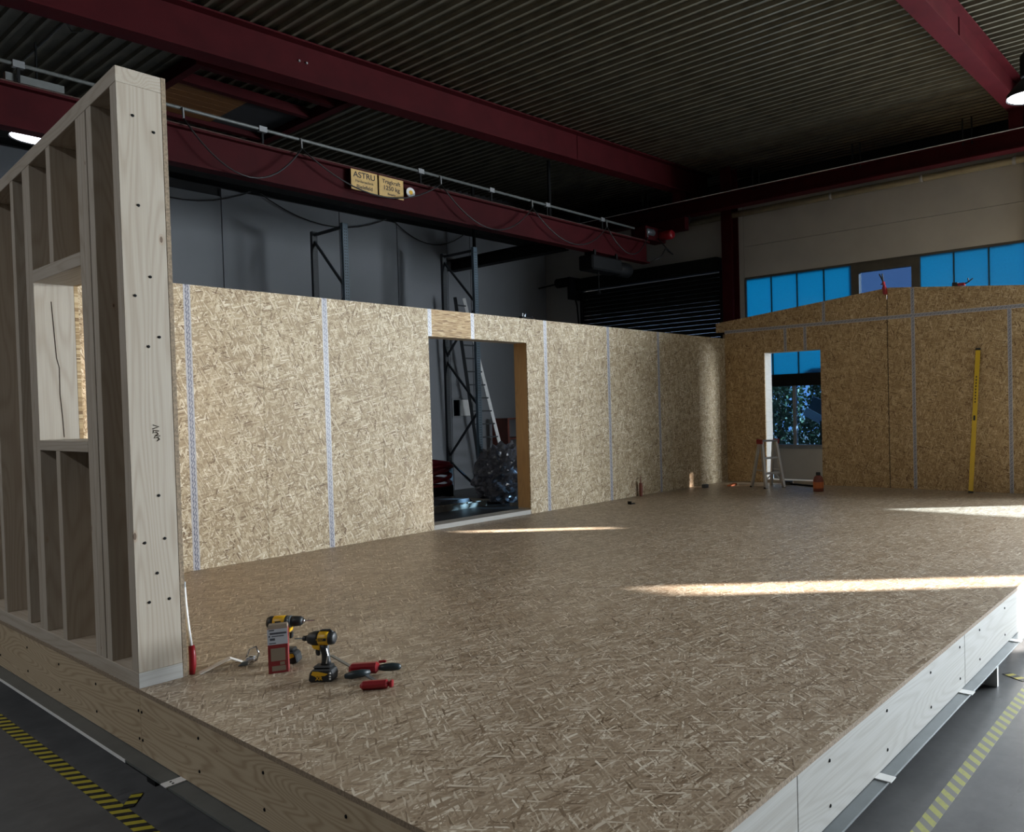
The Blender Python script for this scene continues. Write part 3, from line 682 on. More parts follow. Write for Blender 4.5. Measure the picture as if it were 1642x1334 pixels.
# ---- platform
pf_ = thing('floor_platform', 'timber floor platform decked with strand board', 'platform', (5, 3, GZ))
B(0, L+WT, 0, W+WT, -0.022, 0).build('deck_sheet', 'osb_floor', pf_)
B(-0.0008, 0.0, 0.0, W+WT, -0.022, -0.0005).build('deck_edge', 'osb_edge', pf_); B(0, L+WT, -0.0008, 0.0, -0.022, -0.0005).build('deck_edge', 'osb_edge', pf_)
RB = -0.319
rl = []
for a, b in ((0.0, 3.0935), (3.0965, W+WT)): rl.append(B(0.001, 0.061, a, b, RB, -0.0225).build('rim_board', 'rim_y', pf_, bevel=0.002))
rr_ = []
for a, b in ((0.062, 1.029), (1.032, 3.094), (3.097, 5.15), (5.153, 7.7), (7.703, L+WT)): rr_.append(B(a, b, 0.001, 0.061, RB, -0.0225).build('rim_board', 'rim_x', pf_, bevel=0.002))
B(0.062, L+WT, W+WT-0.06, W+WT, RB, -0.0225).build('rim_board', 'rim_x', pf_); B(L+WT-0.06, L+WT, 0.062, W+WT-0.062, RB, -0.0225).build('rim_board', 'rim_y', pf_)
scy = MB().lathe([(0.0075, 0.0), (0.0065, -0.003), (0.003, -0.004)], 10, 1).mesh('screw', 'dark_metal')
scx = MB().lathe([(0.0075, 0.0), (0.0065, -0.003), (0.003, -0.004)], 10, 0).mesh('screw', 'dark_metal')
for y in (3.075, 3.115): 
    for z in (-0.11, -0.25): link('screw', scx, rl[0 if y < 3.09 else 1], (0.001, y, z))
for y in (2.44, 1.85, 1.25, 0.65):
    for z in (-0.09, -0.24): link('screw', scx, rl[0], (0.001, y, z))
for y in (3.7, 4.3, 4.9, 5.5):
    for z in (-0.09, -0.24): link('screw', scx, rl[1], (0.001, y, z))
for x in (1.3, 1.9, 2.5, 3.0, 3.4, 4.0, 4.5):
    for z in (-0.07, -0.25): link('screw', scy, rr_[0 if x < 1.03 else 1 if x < 3.095 else 2], (x, 0.001, z))
# steel chassis below
fr = thing('steel_chassis', 'grey steel chassis under the timber platform', 'chassis', (5, 3, GZ))
B(-0.075, 0.20, -0.06, W+WT, RB-0.012, RB-0.001).build('flange', 'gunmetal', fr); B(0.201, L+WT, -0.06, 0.2, RB-0.012, RB-0.001).build('flange', 'gunmetal', fr)
B(0.06, 0.075, 0.06, W+WT, RB-0.11, RB-0.013).build('web', 'dark_metal', fr); B(0.076, L+WT, 0.06, 0.075, RB-0.11, RB-0.013).build('web', 'dark_metal', fr)
B(-0.077, -0.0755, 3.08, W+WT, RB-0.016, RB+0.001).build('edge_strip', 'white', fr)
for x in (3.60, 6.6, 9.4): B(x-0.01, x+0.02, -0.05, 0.03, GZ, RB-0.0125).build('foot', 'white', fr)
for x in (3.66, 6.66, 9.46): B(x-0.03, x+0.5, 0.035, 0.055, GZ, RB-0.0125).build('foot_block', 'dark_metal', fr)
for y in (0.3, 3.0, 5.8): B(0.02, 0.058, y, y+0.1, GZ, RB-0.0125).build('foot', 'dark_metal', fr)
for i, x in enumerate((1.77, 2.99, 4.13, 5.4)): B(x-0.03, x+0.03, -0.075, 0.0, RB-0.0005, RB+0.004).build('clip', 'white', fr)
ck = B(-0.085, 0.0, 2.58, 2.64, RB-0.0005, RB+0.004).build('clip', 'white', fr)
for y in (2.595, 2.62): MB().lathe([(0.005, 0), (0.005, 0.002)], 8, 2, (-0.05, y, RB+0.004)).build('clip_hole', 'black', ck)

# ---- stud wall (half gable on the left)
SW0 = 3.097
def gz(y): return 3.067 - 0.0925*abs(y-3.1)
sw = thing('stud_wall', 'open timber stud wall with unglazed window opening', 'stud wall', (0.1, 4.6, 0))
YE = W+WT
B(0.0, 0.2, SW0, YE, 0.0005, 0.078).build('bottom_plate', 'wood_y', sw, bevel=0.002)
MB().hexa([(0, SW0, gz(SW0)-0.078), (0.2, SW0, gz(SW0)-0.078), (0.2, YE, gz(YE)-0.078), (0, YE, gz(YE)-0.078), (0, SW0, gz(SW0)), (0.2, SW0, gz(SW0)), (0.2, YE, gz(YE)), (0, YE, gz(YE))]).build('top_plate', 'wood_y', sw, bevel=0.002)
def stud(y0, y1, z0=0.0785, z1=None, name='stud'):
    za = gz(y0)-0.0785 if z1 is None else z1; zb = gz(y1)-0.0785 if z1 is None else z1
    return MB().hexa([(0.001, y0, z0), (0.2, y0, z0), (0.2, y1, z0), (0.001, y1, z0), (0.001, y0, za), (0.2, y0, za), (0.2, y1, zb), (0.001, y1, zb)]).build(name, 'wood_z', sw, bevel=0.002)
es = stud(SW0+0.0005, 3.176); es['label'] = 'broad end stud with handwritten mark'
stud(3.443, 3.513); stud(3.53, 3.60); stud(3.602, 3.672)
stud(4.48, 4.545); stud(4.547, 4.61); stud(4.80, 4.86); stud(5.30, 5.36); stud(5.86, 5.92); stud(YE-0.08, YE)
stud(4.10, 4.165, 2.2385, None, 'cripple_stud'); stud(4.132, 4.196, 0.0785, 1.166, 'cripple_stud')
B(0.0, 0.2, 3.6735, 4.479, 2.165, 2.238).build('window_header', 'wood_y', sw, bevel=0.002)
B(0.0, 0.2, 3.6735, 4.479, 1.1665, 1.226).build('window_sill', 'wood_y', sw, bevel=0.002)
# sheathing on the room side, in pieces round the window
def sheath(y0, y1, z0, z1=None):
    a = gz(y0) if z1 is None else z1; b = gz(y1) if z1 is None else z1
    MB().hexa([(0.2005, y0, z0), (0.2205, y0, z0), (0.2205, y1, z0), (0.2005, y1, z0), (0.2005, y0, a), (0.2205, y0, a), (0.2205, y1, b), (0.2005, y1, b)]).build('strand_board', 'osb_end', sw)
sheath(SW0, 3.673, 0.001); sheath(3.674, 4.479, 0.001, 1.226); sheath(3.674, 4.479, 2.165); sheath(4.48, 5.2, 0.001); sheath(5.202, W, 0.001)
B(0.2005, 0.2205, SW0-0.0008, SW0, 0.001, gz(SW0)).build('board_edge', 'osb_edge', sw)
B(0.002, 0.199, SW0-0.0006, SW0+0.0004, 0.002, 0.0775).build('plate_end', 'rim_x', sw)
for (x, z) in ((0.08, 2.4), (0.12, 2.05), (0.05, 1.95), (0.15, 1.75), (0.10, 1.70), (0.12, 0.95), (0.05, 0.72), (0.14, 0.73), (0.15, 0.42), (0.06, 0.42), (0.10, 0.56), (0.16, 2.78), (0.07, 2.84)):
    link('screw', scy, es, (x, SW0+0.0003, z))
# drying crack in the far side of the window opening
MB().tube([(0.085, 4.4797, 2.06), (0.092, 4.4797, 1.9), (0.10, 4.4797, 1.72), (0.112, 4.4797, 1.66), (0.11, 4.4797, 1.5), (0.118, 4.4797, 1.36), (0.122, 4.4797, 1.24)], 0.0022, 5).build('drying_crack', 'ink', sw)
# handwritten mark on the end stud, reading downwards
hm = MB()
def pen(pts):
    hm.tube([(0.115+p[0]*0.011, SW0-0.0005, 1.30-p[1]*0.011) for p in pts], 0.0024, 5)
pen([(-1, 1.2), (1.6, 0.2), (-0.8, -0.6)])
pen([(1.5, 2.2), (-0.6, 1.9), (-0.9, 3.0), (0.6, 2.8), (1.2, 3.6), (0.2, 4.3)])
pen([(1.9, 4.5), (0, 4.3), (-0.4, 5.4), (1.1, 5.1), (1.6, 6.0), (0.6, 6.8)])
hm.build('pencil_mark', 'ink', es)

# ---- long wall
lw = thing('long_wall', 'long strand board wall with taped joints and doorway', 'wall', (5, W, 0))
T0 = 0.0155
DX0, DX1, DH = 3.955, 5.432, 2.193
def lsheet(x0, x1, z0, z1, mat='osb_long'): return B(x0+0.0012, x1-0.0012, W, W+T0, z0, z1).build('strand_board', mat, lw)
seams = [0.2215, 0.235, 1.48, 2.735, DX0, DX1, 5.761, 7.006, 8.186, 9.43, L-0.001]
H = 2.5
for a, b in ((0.2215, 0.86), (0.86, 1.48), (1.48, 2.11), (2.11, 2.735), (2.735, 3.35), (3.35, DX0), (DX1, 5.761), (5.761, 6.38), (6.38, 7.006), (7.006, 7.6), (7.6, 8.186), (8.186, 9.43), (9.43, L-0.001)): lsheet(a, b, 0.001, H)
lsheet(DX0, 4.577, DH, H, 'osb_warm'); lsheet(4.577, DX1, DH, H)
B(0.222, L, W+T0, W+WT, H-0.08, H).build('top_plate', 'wood_x', lw)
B(0.222, DX0, W+T0+0.001, W+WT, 0.001, 0.075).build('bottom_plate', 'wood_x', lw); B(DX1, L, W+T0+0.001, W+WT, 0.001, 0.075).build('bottom_plate', 'wood_x', lw)
B(DX0+0.001, DX1-0.001, W+0.001, W+WT, 0.001, 0.055).build('door_sill', 'rim_x', lw, bevel=0.002)
B(DX1+0.0005, DX1+0.06, W+T0+0.001, W+WT, 0.076, DH).build('door_jamb', 'jamb', lw); B(DX0-0.06, DX0-0.0005, W+T0+0.001, W+WT, 0.076, DH).build('door_jamb', 'jamb', lw)
B(DX0-0.06, DX1+0.06, W+T0+0.001, W+WT, DH+0.0005, DH+0.16).build('door_header', 'wood_x', lw)
x = 0.25
while x < L-0.1:
    if not (DX0-0.12 < x < DX1+0.06): B(x, x+0.06, W+T0+0.001, W+WT-0.02, 0.076, H-0.081).build('stud', 'wood_z', lw)
    x += 0.625
B(0.222, DX0-0.061, W+WT-0.0195, W+WT, 0.076, H-0.081).build('outer_board', 'osb_warm', lw); B(DX1+0.061, L, W+WT-0.0195, W+WT, 0.076, H-0.081).build('outer_board', 'osb_warm', lw)
def ltape(x, z0, z1, wd=0.056):
    MB().box(-wd/2, wd/2, -0.0006, 0.0, -(z1-z0)/2, (z1-z0)/2).build('joint_tape', 'tape_long', lw, loc=(x, W-0.0002, (z0+z1)/2))
for x in (1.48, 2.735, 5.761, 7.006, 8.186): ltape(x, 0.002, H)
ltape(3.975, DH, H, 0.05); ltape(4.577, DH, H, 0.05)
cl = thing('wall_top_clip', 'small dark metal clip sitting on top of the long wall', 'clip', (5.5, W+0.1, H))
B(5.40, 5.60, W+0.03, W+0.10, H+0.0003, H+0.03).build('clip_body', 'dark_metal', cl, bevel=0.004)
for x in (5.43, 5.48): MB().tube([(x, W+0.06, H+0.03), (x+0.005, W+0.06, H+0.075)], 0.009, 8).build('pin', 'chrome', cl)
MB().tube([(5.57, W-0.01, H+0.005), (5.58, W+0.03, H+0.04)], 0.008, 8).build('lever', 'chrome', cl)

# ---- gable end wall
gw = thing('gable_wall', 'shaded strand board gable wall with tall opening', 'wall', (L, 3.1, 0))
GY0, GY1 = 0.0, 6.28
def gtop(y): return 3.07 - 0.0915*abs(y-3.1)
OY0, OY1, OH = 4.272, 5.312, 2.205
def gsheet(y0, y1, z0, z1=None, ):
    a = gtop(y0) if z1 is None else z1; b = gtop(y1) if z1 is None else z1
    g = 0.0015
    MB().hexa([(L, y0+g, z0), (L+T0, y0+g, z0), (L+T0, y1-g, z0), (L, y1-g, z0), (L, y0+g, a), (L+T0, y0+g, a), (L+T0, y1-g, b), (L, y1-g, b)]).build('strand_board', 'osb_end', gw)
TZ = 2.612
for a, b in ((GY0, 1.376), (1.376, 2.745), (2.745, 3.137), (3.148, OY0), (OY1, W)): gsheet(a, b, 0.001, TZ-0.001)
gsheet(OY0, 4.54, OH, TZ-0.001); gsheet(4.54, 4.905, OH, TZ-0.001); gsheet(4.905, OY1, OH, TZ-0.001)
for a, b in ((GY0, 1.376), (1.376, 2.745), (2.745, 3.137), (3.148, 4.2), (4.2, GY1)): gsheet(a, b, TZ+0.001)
B(L+T0+0.001, L+T0+0.004, 3.10, 3.19, 0.002, 2.9).build('gap_backing', 'dark_clad', gw)
m = MB(); dT = 0.08
for a, b in ((GY0, 3.1), (3.1, GY1)):
    MB().hexa([(L+T0, a, gtop(a)-dT), (L+WT, a, gtop(a)-dT), (L+WT, b, gtop(b)-dT), (L+T0, b, gtop(b)-dT), (L+T0, a, gtop(a)), (L+WT, a, gtop(a)), (L+WT, b, gtop(b)), (L+T0, b, gtop(b))]).build('top_plate', 'wood_y', gw)
B(L+T0+0.005, L+WT, OY1+0.0005, OY1+0.06, 0.05, OH).build('opening_lining', 'rim_x', gw); B(L+T0+0.005, L+WT, OY0-0.06, OY0-0.0005, 0.05, OH).build('opening_lining', 'rim_x', gw)
B(L+T0+0.005, L+WT, OY0-0.06, OY1+0.06, OH+0.0005, OH+0.12).build('opening_header', 'wood_y', gw)
B(L+T0+0.005, L+WT, GY0, W, 0.001, 0.049).build('bottom_plate', 'wood_y', gw)
y = 0.02
while y < 6.2:
    if not (OY0-0.13 < y < OY1+0.07) and abs(y-3.1) > 0.12:
        B(L+T0+0.005, L+WT-0.02, y, y+0.06, 0.05, min(gtop(y), gtop(y+0.06))-dT-0.001).build('stud', 'wood_z', gw)
    y += 0.52
for a, b, z0, z1 in ((GY0, OY0-0.061, 0.05, 2.6), (OY1+0.061, GY1, 0.05, 2.6), (OY0-0.06, OY1+0.06, OH+0.122, 2.6)):
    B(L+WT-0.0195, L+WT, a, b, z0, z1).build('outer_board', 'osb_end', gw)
def gtape(y, z0, z1, wd=0.056, top=None):
    MB().box(-0.0006, 0, -wd/2, wd/2, -(z1-z0)/2, (z1-z0)/2).build('joint_tape', 'tape_end', gw, loc=(L-0.0002, y, (z0+z1)/2))
gtape(2.745, 0.002, gtop(2.745)-0.005); gtape(1.376, 0.002, TZ-0.03); gtape(4.2, TZ+0.03, gtop(4.2)-0.005); gtape(4.905, OH, TZ-0.03); gtape(4.54, OH, TZ-0.03)
MB().box(-0.0006, 0, -3.04, 3.04, -0.028, 0.028).build('joint_tape', 'tape_endh', gw, loc=(L-0.0009, 3.06, TZ))

# clamps on the gable top
def gclamp(label, y, tilt):
    t = thing('spring_clamp', label, 'clamp', (L-0.02, y, gtop(y)), group='clamps on the gable wall top')
    z = gtop(y)
    MB().bar((L-0.03, y+0.0, z-0.10), (L-0.03, y+tilt*0.3, z+0.02), 0.05, 0.09, (1, 0, 0)).build('jaw', 'red', t, bevel=0.01)
    MB().bar((L-0.03, y+tilt*0.3, z+0.02), (L-0.035, y+tilt*0.6, z+0.10), 0.035, 0.05, (1, 0, 0)).build('body', 'red', t, bevel=0.008)
    for d in (-0.015, 0.03): MB().bar((L-0.035, y+tilt*0.6, z+0.09), (L-0.045, y+tilt*1.1+d, z+0.22), 0.018, 0.022, (1, 0, 0)).build('handle', 'black', t, bevel=0.004)
    MB().bar((L-0.03, y+0.07, z+0.06), (L-0.03, y+0.01, z+0.07), 0.015, 0.015).build('trigger', 'black', t)
gclamp('red clamp with raised black handles on the gable peak', 3.15, 0.05)
t = thing('bar_clamp_lying', 'pink and black clamp lying on the gable top', 'clamp', (L, 2.05, gtop(2.05)))
z = gtop(2.0)+0.012
B(L+0.0, L+0.06, 2.08, 2.16, z, z+0.055).build('jaw', 'black', t, bevel=0.006); B(L+0.0, L+0.06, 1.98, 2.08, z, z+0.04).build('body', 'red', t, bevel=0.006)
MB().tube([(L+0.03, 1.985, z+0.02), (L+0.03, 1.93, z+0.045), (L+0.03, 1.94, z+0.10)], 0.011, 8).build('lever', 'black', t)
MB().tube([(L+0.03, 1.93, z+0.045), (L+0.03, 1.87, z+0.09)], 0.009, 8).build('screw_handle', 'black', t)

# ============================================================ THINGS IN THE MODULE
# spirit level leaning on the gable wall
t = thing('spirit_level', 'long yellow spirit level leaning on the gable wall', 'level', (9.82, 1.85, 0))
a, b = Vector((9.80, 1.852, 0.012)), Vector((10.075, 1.795, 2.06))
d = (b-a).normalized()
MB().bar(a+d*0.03, b-d*0.03, 0.062, 0.025, (1, 0, 0)).build('level_body', 'level_yellow', t, bevel=0.003)
MB().bar(a, a+d*0.03, 0.064, 0.027, (1, 0, 0)).build('end_cap', 'black', t); MB().bar(b-d*0.03, b, 0.064, 0.027, (1, 0, 0)).build('end_cap', 'black', t)
q = a+d*1.03; n_ = Vector((-1, 0, 0)); n_ = (n_-d*n_.dot(d)).normalized()
MB().bar(q+n_*0.0128, q+d*0.07+n_*0.0128, 0.028, 0.002, n_).build('vial_window', 'black', t)
q = a+d*1.28
for i in range(9): MB().bar(q+d*(0.045*i)+n_*0.013, q+d*(0.045*i+0.026)+n_*0.013, 0.016, 0.001, n_).build('printed_mark', 'ink', t)

# step ladder by the opening
t = thing('step_ladder', 'small aluminium step ladder in front of the gable opening', 'ladder', (9.45, 4.9, 0), R(-26)); t.scale = (0.86, 0.86, 1.0)
def lb(a, b, wd, hg, name, mat, up=(0, 0, 1)): return MB().bar(a, b, wd, hg, up).build(name, mat, t, local=True, bevel=0.003)
# local: x = width, y = towards back
for s in (-1, 1):
    lb((s*0.20, -0.20, 0.0), (s*0.155, -0.03, 0.74), 0.045, 0.07, 'front_rail', 'alu', (0, 1, 0)); lb((s*0.22, 0.24, 0.0), (s*0.16, 0.05, 0.72), 0.04, 0.06, 'back_rail', 'alu', (0, 1, 0))
    lb((s*0.205, -0.225, 0.012), (s*0.205, -0.165, 0.012), 0.045, 0.024, 'foot', 'black'); lb((s*0.225, 0.215, 0.012), (s*0.225, 0.27, 0.012), 0.045, 0.024, 'foot', 'black')
    lb((s*0.19, -0.12, 0.28), (s*0.2, 0.16, 0.28), 0.012, 0.02, 'spreader', 'alu')
for z, yy in ((0.25, -0.145), (0.49, -0.09)):
    w_ = 0.185-0.05*z
    MB().box(-w_, w_, yy-0.01, yy+0.085, z-0.03, z).build('step', 'alu', t, local=True, bevel=0.004)
MB().box(-0.185, 0.185, -0.08, 0.085, 0.735, 0.76).build('top_platform', 'galv', t, local=True, bevel=0.006)
for s in (-1, 1): MB().box(s*0.185-0.012, s*0.185+0.012, -0.09, 0.095, 0.70, 0.775).build('top_cap', 'red', t, local=True, bevel=0.006)
lb((-0.19, -0.14, 0.1), (0.0, -0.13, 0.24), 0.012, 0.02, 'brace', 'alu'); lb((0.19, -0.14, 0.1), (0.05, -0.13, 0.24), 0.012, 0.02, 'brace', 'alu')

# small things along the walls
t = thing('can', 'brown red can with rounded top beside the gable opening', 'can', (9.25, 3.93, 0))
MB().lathe([(0.075, 0.0), (0.078, 0.01), (0.078, 0.17), (0.06, 0.22), (0.03, 0.245)], 18, 2, (9.25, 3.93, 0.0003)).build('can_body', 'brown_red', t, smooth=True)
MB().lathe([(0.079, 0.05), (0.0795, 0.055), (0.0795, 0.14), (0.079, 0.145)], 18, 2, (9.25, 3.93, 0)).build('can_label', 'orange', t)
MB().lathe([(0.032, 0.24), (0.035, 0.245), (0.035, 0.285), (0.025, 0.29)], 14, 2, (9.25, 3.93, 0)).build('cap', 'black', t)
t = thing('floor_bar', 'thin dark steel bar with black block lying before the opening', 'bar', (9.9, 4.5, 0))
MB().bar((9.95, 4.85, 0.015), (9.72, 4.12, 0.015), 0.03, 0.028).build('bar', 'dark_metal', t); B(9.88, 10.0, 4.75, 4.87, 0.0003, 0.06).build('block', 'black', t, bevel=0.005)
t = thing('cartridge', 'dark brown sealant cartridge standing against the long wall', 'cartridge', (7.60, 6.03, 0))
MB().lathe([(0.026, 0), (0.027, 0.003), (0.027, 0.19), (0.012, 0.2)], 16, 2, (7.60, 6.04, 0.0003)).build('tube', 'brown_red', t, smooth=True)
MB().lathe([(0.009, 0.2), (0.008, 0.22), (0.004, 0.31)], 12, 2, (7.60, 6.04, 0)).build('nozzle', 'brown_red', t)
t = thing('bracket_scrap', 'small dark bracket lying on the floor before the long wall', 'bracket', (6.8, 5.58, 0))
MB().box(6.76, 6.85, 5.54, 5.57, 0.0003, 0.012).build('plate', 'dark_metal', t); MB().box(6.76, 6.775, 5.54, 5.60, 0.0003, 0.04).build('lug', 'dark_metal', t)
o = B(8.93, 9.03, 5.78, 5.85, 0.0003, 0.06).build('wood_offcut', 'gunmetal', None, bevel=0.004); tag(o, 'small grey offcut block near the sunlit wall corner', 'block')
t = thing('orange_wedge', 'flat orange wedge lying in the far floor corner', 'wedge', (9.4, 5.6, 0))
MB().prism([(0, 0.0003), (0.16, 0.0003), (0.16, 0.03), (0.0, 0.012)], 1, 5.55, 5.62).build('wedge_body', 'orange', t, loc=(9.33, 0, 0)); B(9.49, 9.52, 5.55, 5.62, 0.0003, 0.036).build('wedge_grip', 'orange', t)

# ---- tools in the foreground
def battery(t, sc=1.0):
    bt = MB().prism([(-0.052, 0.0), (0.062, 0.0), (0.066, 0.012), (0.060, 0.046), (0.045, 0.064), (-0.046, 0.064), (-0.056, 0.04)], 1, -0.036, 0.036).build('battery', 'black', t, local=True, bevel=0.006)
    for s in (-1, 1):
        y0, y1 = (0.0355, 0.0375) if s > 0 else (-0.0375, -0.0355)
        MB().prism([(0.028, 0.03), (0.05, 0.038), (0.042, 0.055), (0.015, 0.054), (-0.035, 0.042), (-0.02, 0.033)], 1, y0, y1).build('yellow_panel', 'yellow', bt, local=True)
        for (xx, zz) in ((-0.045, 0.045), (-0.045, 0.03), (-0.045, 0.017)): MB().box(xx-0.004, xx+0.004, y0-0.0005, y1+0.0005, zz-0.004, zz+0.004).build('rivet', 'white', bt, local=True)
        fm = frame_m((0.028*s - (0.0), s*0.0376, 0.012), (-s, 0, 0), (0, 0, 1))
        text('XR', 0.026, 'yellow', 'lettering', bt, fm, local=True, extrude=0.0004)
    MB().box(-0.045, 0.045, -0.03, 0.03, 0.0635, 0.08).build('battery_shoe', 'black', t, local=True, bevel=0.008)
    return bt
def grip(t, lean):
    m = MB(); n = 12; rows = [(0.078, -0.012, 0.026, 0.022), (0.10, -0.012, 0.022, 0.018), (0.13, -0.010, 0.020, 0.017), (0.16, -0.006, 0.022, 0.018), (0.185, 0.0, 0.028, 0.020)]
    vs_ = []
    for z, cx, rx, ry in rows:
        for k in range(n): a = 2*math.pi*k/n; vs_.append((cx*lean+rx*math.cos(a), ry*math.sin(a), z))
    fs_ = [(i*n+k, i*n+(k+1) % n, (i+1)*n+(k+1) % n, (i+1)*n+k) for i in range(len(rows)-1) for k in range(n)] + [tuple(range(n-1, -1, -1)), tuple((len(rows)-1)*n+k for k in range(n))]
    m.add(vs_, fs_); return m.build('grip', 'black', t, local=True, smooth=True)
# impact driver
t = thing('impact_driver', 'black and yellow impact driver standing upright on its battery', 'power tool', (0.585, 2.425, 0.0003), R(126))
battery(t); grip(t, 1.0)
zb = 0.213
MB().lathe([(0.020, -0.062), (0.031, -0.056), (0.034, -0.04), (0.034, -0.034)], 20, 0, (0, 0, zb)).build('motor_cap', 'black', t, local=True, smooth=True)
bd = MB().lathe([(0.034, -0.034), (0.0355, -0.02), (0.0355, 0.012), (0.034, 0.016)], 20, 0, (0, 0, zb)).build('motor_housing', 'yellow', t, local=True, smooth=True)
MB().lathe([(0.0345, 0.016), (0.037, 0.024), (0.036, 0.045), (0.027, 0.07), (0.016, 0.078)], 20, 0, (0, 0, zb)).build('hammer_case', 'black', t, local=True, smooth=True)
MB().lathe([(0.013, 0.078), (0.013, 0.098), (0.010, 0.102)], 14, 0, (0, 0, zb)).build('bit_collar', 'black', t, local=True, smooth=True)
MB().lathe([(0.0038, 0.1), (0.0038, 0.14), (0.002, 0.146)], 8, 0, (0, 0, zb)).build('bit', 'gunmetal', t, local=True)
MB().prism([(0.012, 0.155), (0.045, 0.165), (0.055, 0.19), (0.01, 0.185)], 1, -0.02, 0.02).build('yellow_chin', 'yellow', t, local=True, bevel=0.003)
MB().prism([(0.018, 0.125), (0.034, 0.128), (0.038, 0.158), (0.02, 0.156)], 1, -0.011, 0.011).build('trigger', 'black', t, local=True, bevel=0.003)
for s in (-1, 1):
    MB().box(-0.03, 0.012, s*0.0352-0.001, s*0.0352+0.001, zb-0.006, zb+0.008).build('name_band', 'black', bd, local=True)
    text('DEWALT', 0.009, 'yellow', 'lettering', bd, frame_m((0.011*s-0.009, s*0.0364, zb-0.002), (-s, 0, 0), (0, 0, 1)), local=True, extrude=0.0002, align='CENTER')
MB().tube([(-0.05, 0, zb+0.028), (-0.035, 0, zb+0.04), (0.0, 0, zb+0.04), (0.012, 0, zb+0.036)], 0.006, 8).build('top_bumper', 'black', t, local=True, smooth=True)
MB().tube([(-0.022, 0.018, 0.165), (-0.03, 0.02, 0.13), (-0.022, 0.02, 0.09)], 0.004, 6).build('belt_clip', 'chrome', t, local=True)
# drill driver behind the red box
t = thing('drill_driver', 'yellow drill driver behind the red box pointing right', 'power tool', (0.625, 2.87, 0.0003), R(-48))
battery(t); grip(t, 1.0)
zb = 0.222
MB().lathe([(0.018, -0.098), (0.028, -0.094), (0.033, -0.08), (0.033, -0.06)], 20, 0, (0, 0, zb)).build('motor_cap', 'black', t, local=True, smooth=True)
bd = MB().lathe([(0.033, -0.06), (0.0345, -0.055), (0.0345, -0.004), (0.033, 0.0)], 20, 0, (0, 0, zb)).build('motor_housing', 'yellow', t, local=True, smooth=True)
MB().lathe([(0.033, 0.0), (0.033, 0.012)], 20, 0, (0, 0, zb)).build('gear_ring', 'black', t, local=True, smooth=True)
MB().lathe([(0.032, 0.012), (0.033, 0.016), (0.032, 0.03)], 20, 0, (0, 0, zb)).build('torque_collar', 'gunmetal', t, local=True, smooth=True)
MB().lathe([(0.029, 0.03), (0.028, 0.05), (0.026, 0.075), (0.018, 0.088)], 20, 0, (0, 0, zb)).build('chuck', 'black', t, local=True, smooth=True)
MB().lathe([(0.013, 0.088), (0.009, 0.098)], 14, 0, (0, 0, zb)).build('chuck_nose', 'chrome', t, local=True, smooth=True)
MB().lathe([(0.0032, 0.098), (0.0032, 0.145), (0.0015, 0.152)], 8, 0, (0, 0, zb)).build('bit', 'chrome', t, local=True)
MB().prism([(-0.03, 0.175), (0.025, 0.168), (0.03, 0.192), (-0.03, 0.2)], 1, -0.021, 0.021).build('yellow_chin', 'yellow', t, local=True, bevel=0.003)
MB().prism([(0.018, 0.13), (0.032, 0.134), (0.034, 0.165), (0.02, 0.164)], 1, -0.011, 0.011).build('trigger', 'black', t, local=True, bevel=0.003)
for s in (-1, 1): MB().box(-0.045, -0.015, s*0.0345-0.0008, s*0.0345+0.0008, zb+0.002, zb+0.012).build('name_band', 'black', bd, local=True)

# red screw box with label
t = thing('screw_box', 'tall red cardboard box with pale printed label', 'box', (0.51, 2.735, 0.0003), math.atan2(-0.53, 0.845))
bw, bdp, bh = 0.047, 0.06, 0.232
bx = MB().box(-bw, bw, 0, bdp, 0, bh).build('carton', 'red_box', t, local=True, bevel=0.001)
MB().hexa([(-bw, 0.0, bh+0.0003), (bw, 0.0, bh+0.0003), (bw, bdp, bh+0.0003), (-bw, bdp, bh+0.0003), (-bw+0.004, 0.012, bh+0.018), (bw-0.004, 0.012, bh+0.018), (bw-0.004, bdp-0.006, bh+0.018), (-bw+0.004, bdp-0.006, bh+0.018)]).build('lid', 'kraft', t, local=True)
lbp = MB().box(-bw-0.0005, bw+0.0005, -0.001, 0.0, 0.15, bh-0.001).build('label', 'label_grey', t, local=True)
for a in ((-0.04, -0.015, 0.222, 0.228), (-0.036, 0.042, 0.203, 0.213), (-0.042, -0.034, 0.190, 0.198), (-0.028, 0.03, 0.191, 0.196), (-0.036, -0.012, 0.172, 0.184), (-0.04, -0.008, 0.155, 0.160)):
    MB().box(a[0], a[1], -0.0014, -0.001, a[2], a[3]).build('printed_bar', 'label_dark', lbp, local=True)
MB().box(-0.034, 0.034, -0.001, 0.0, 0.064, 0.13).build('print_panel', 'kraft', t, local=True); MB().box(-0.03, 0.034, -0.001, 0.0, 0.012, 0.038).build('print_panel', 'kraft', t, local=True); MB().box(0.008, 0.03, -0.001, 0.0, 0.042, 0.058).build('print_panel', 'kraft', t, local=True)

# strap buckle
t = thing('strap_buckle', 'bright steel ratchet buckle lying left of the red box', 'buckle', (0.50, 3.0, 0.0003), R(-40))
MB().tube([(-0.03, 0, 0.035), (-0.012, 0, 0.085), (0.022, 0, 0.095), (0.034, 0, 0.055), (0.02, 0, 0.02), (-0.012, 0, 0.012), (-0.03, 0, 0.035)], 0.005, 8).build('loop', 'chrome', t, local=True, smooth=True)
MB().lathe([(0.02, -0.014), (0.024, -0.01), (0.024, 0.01), (0.02, 0.014)], 16, 1, (-0.01, 0, 0.0255)).build('spool', 'chrome', t, local=True, smooth=True)
MB().prism([(-0.07, 0.0), (-0.02, 0.0), (-0.012, 0.03), (-0.045, 0.022)], 1, -0.015, 0.015).build('lever', 'gunmetal', t, local=True, bevel=0.003)
MB().box(-0.012, 0.012, -0.018, 0.018, 0.035, 0.042).build('plate', 'label_grey', t, local=True)

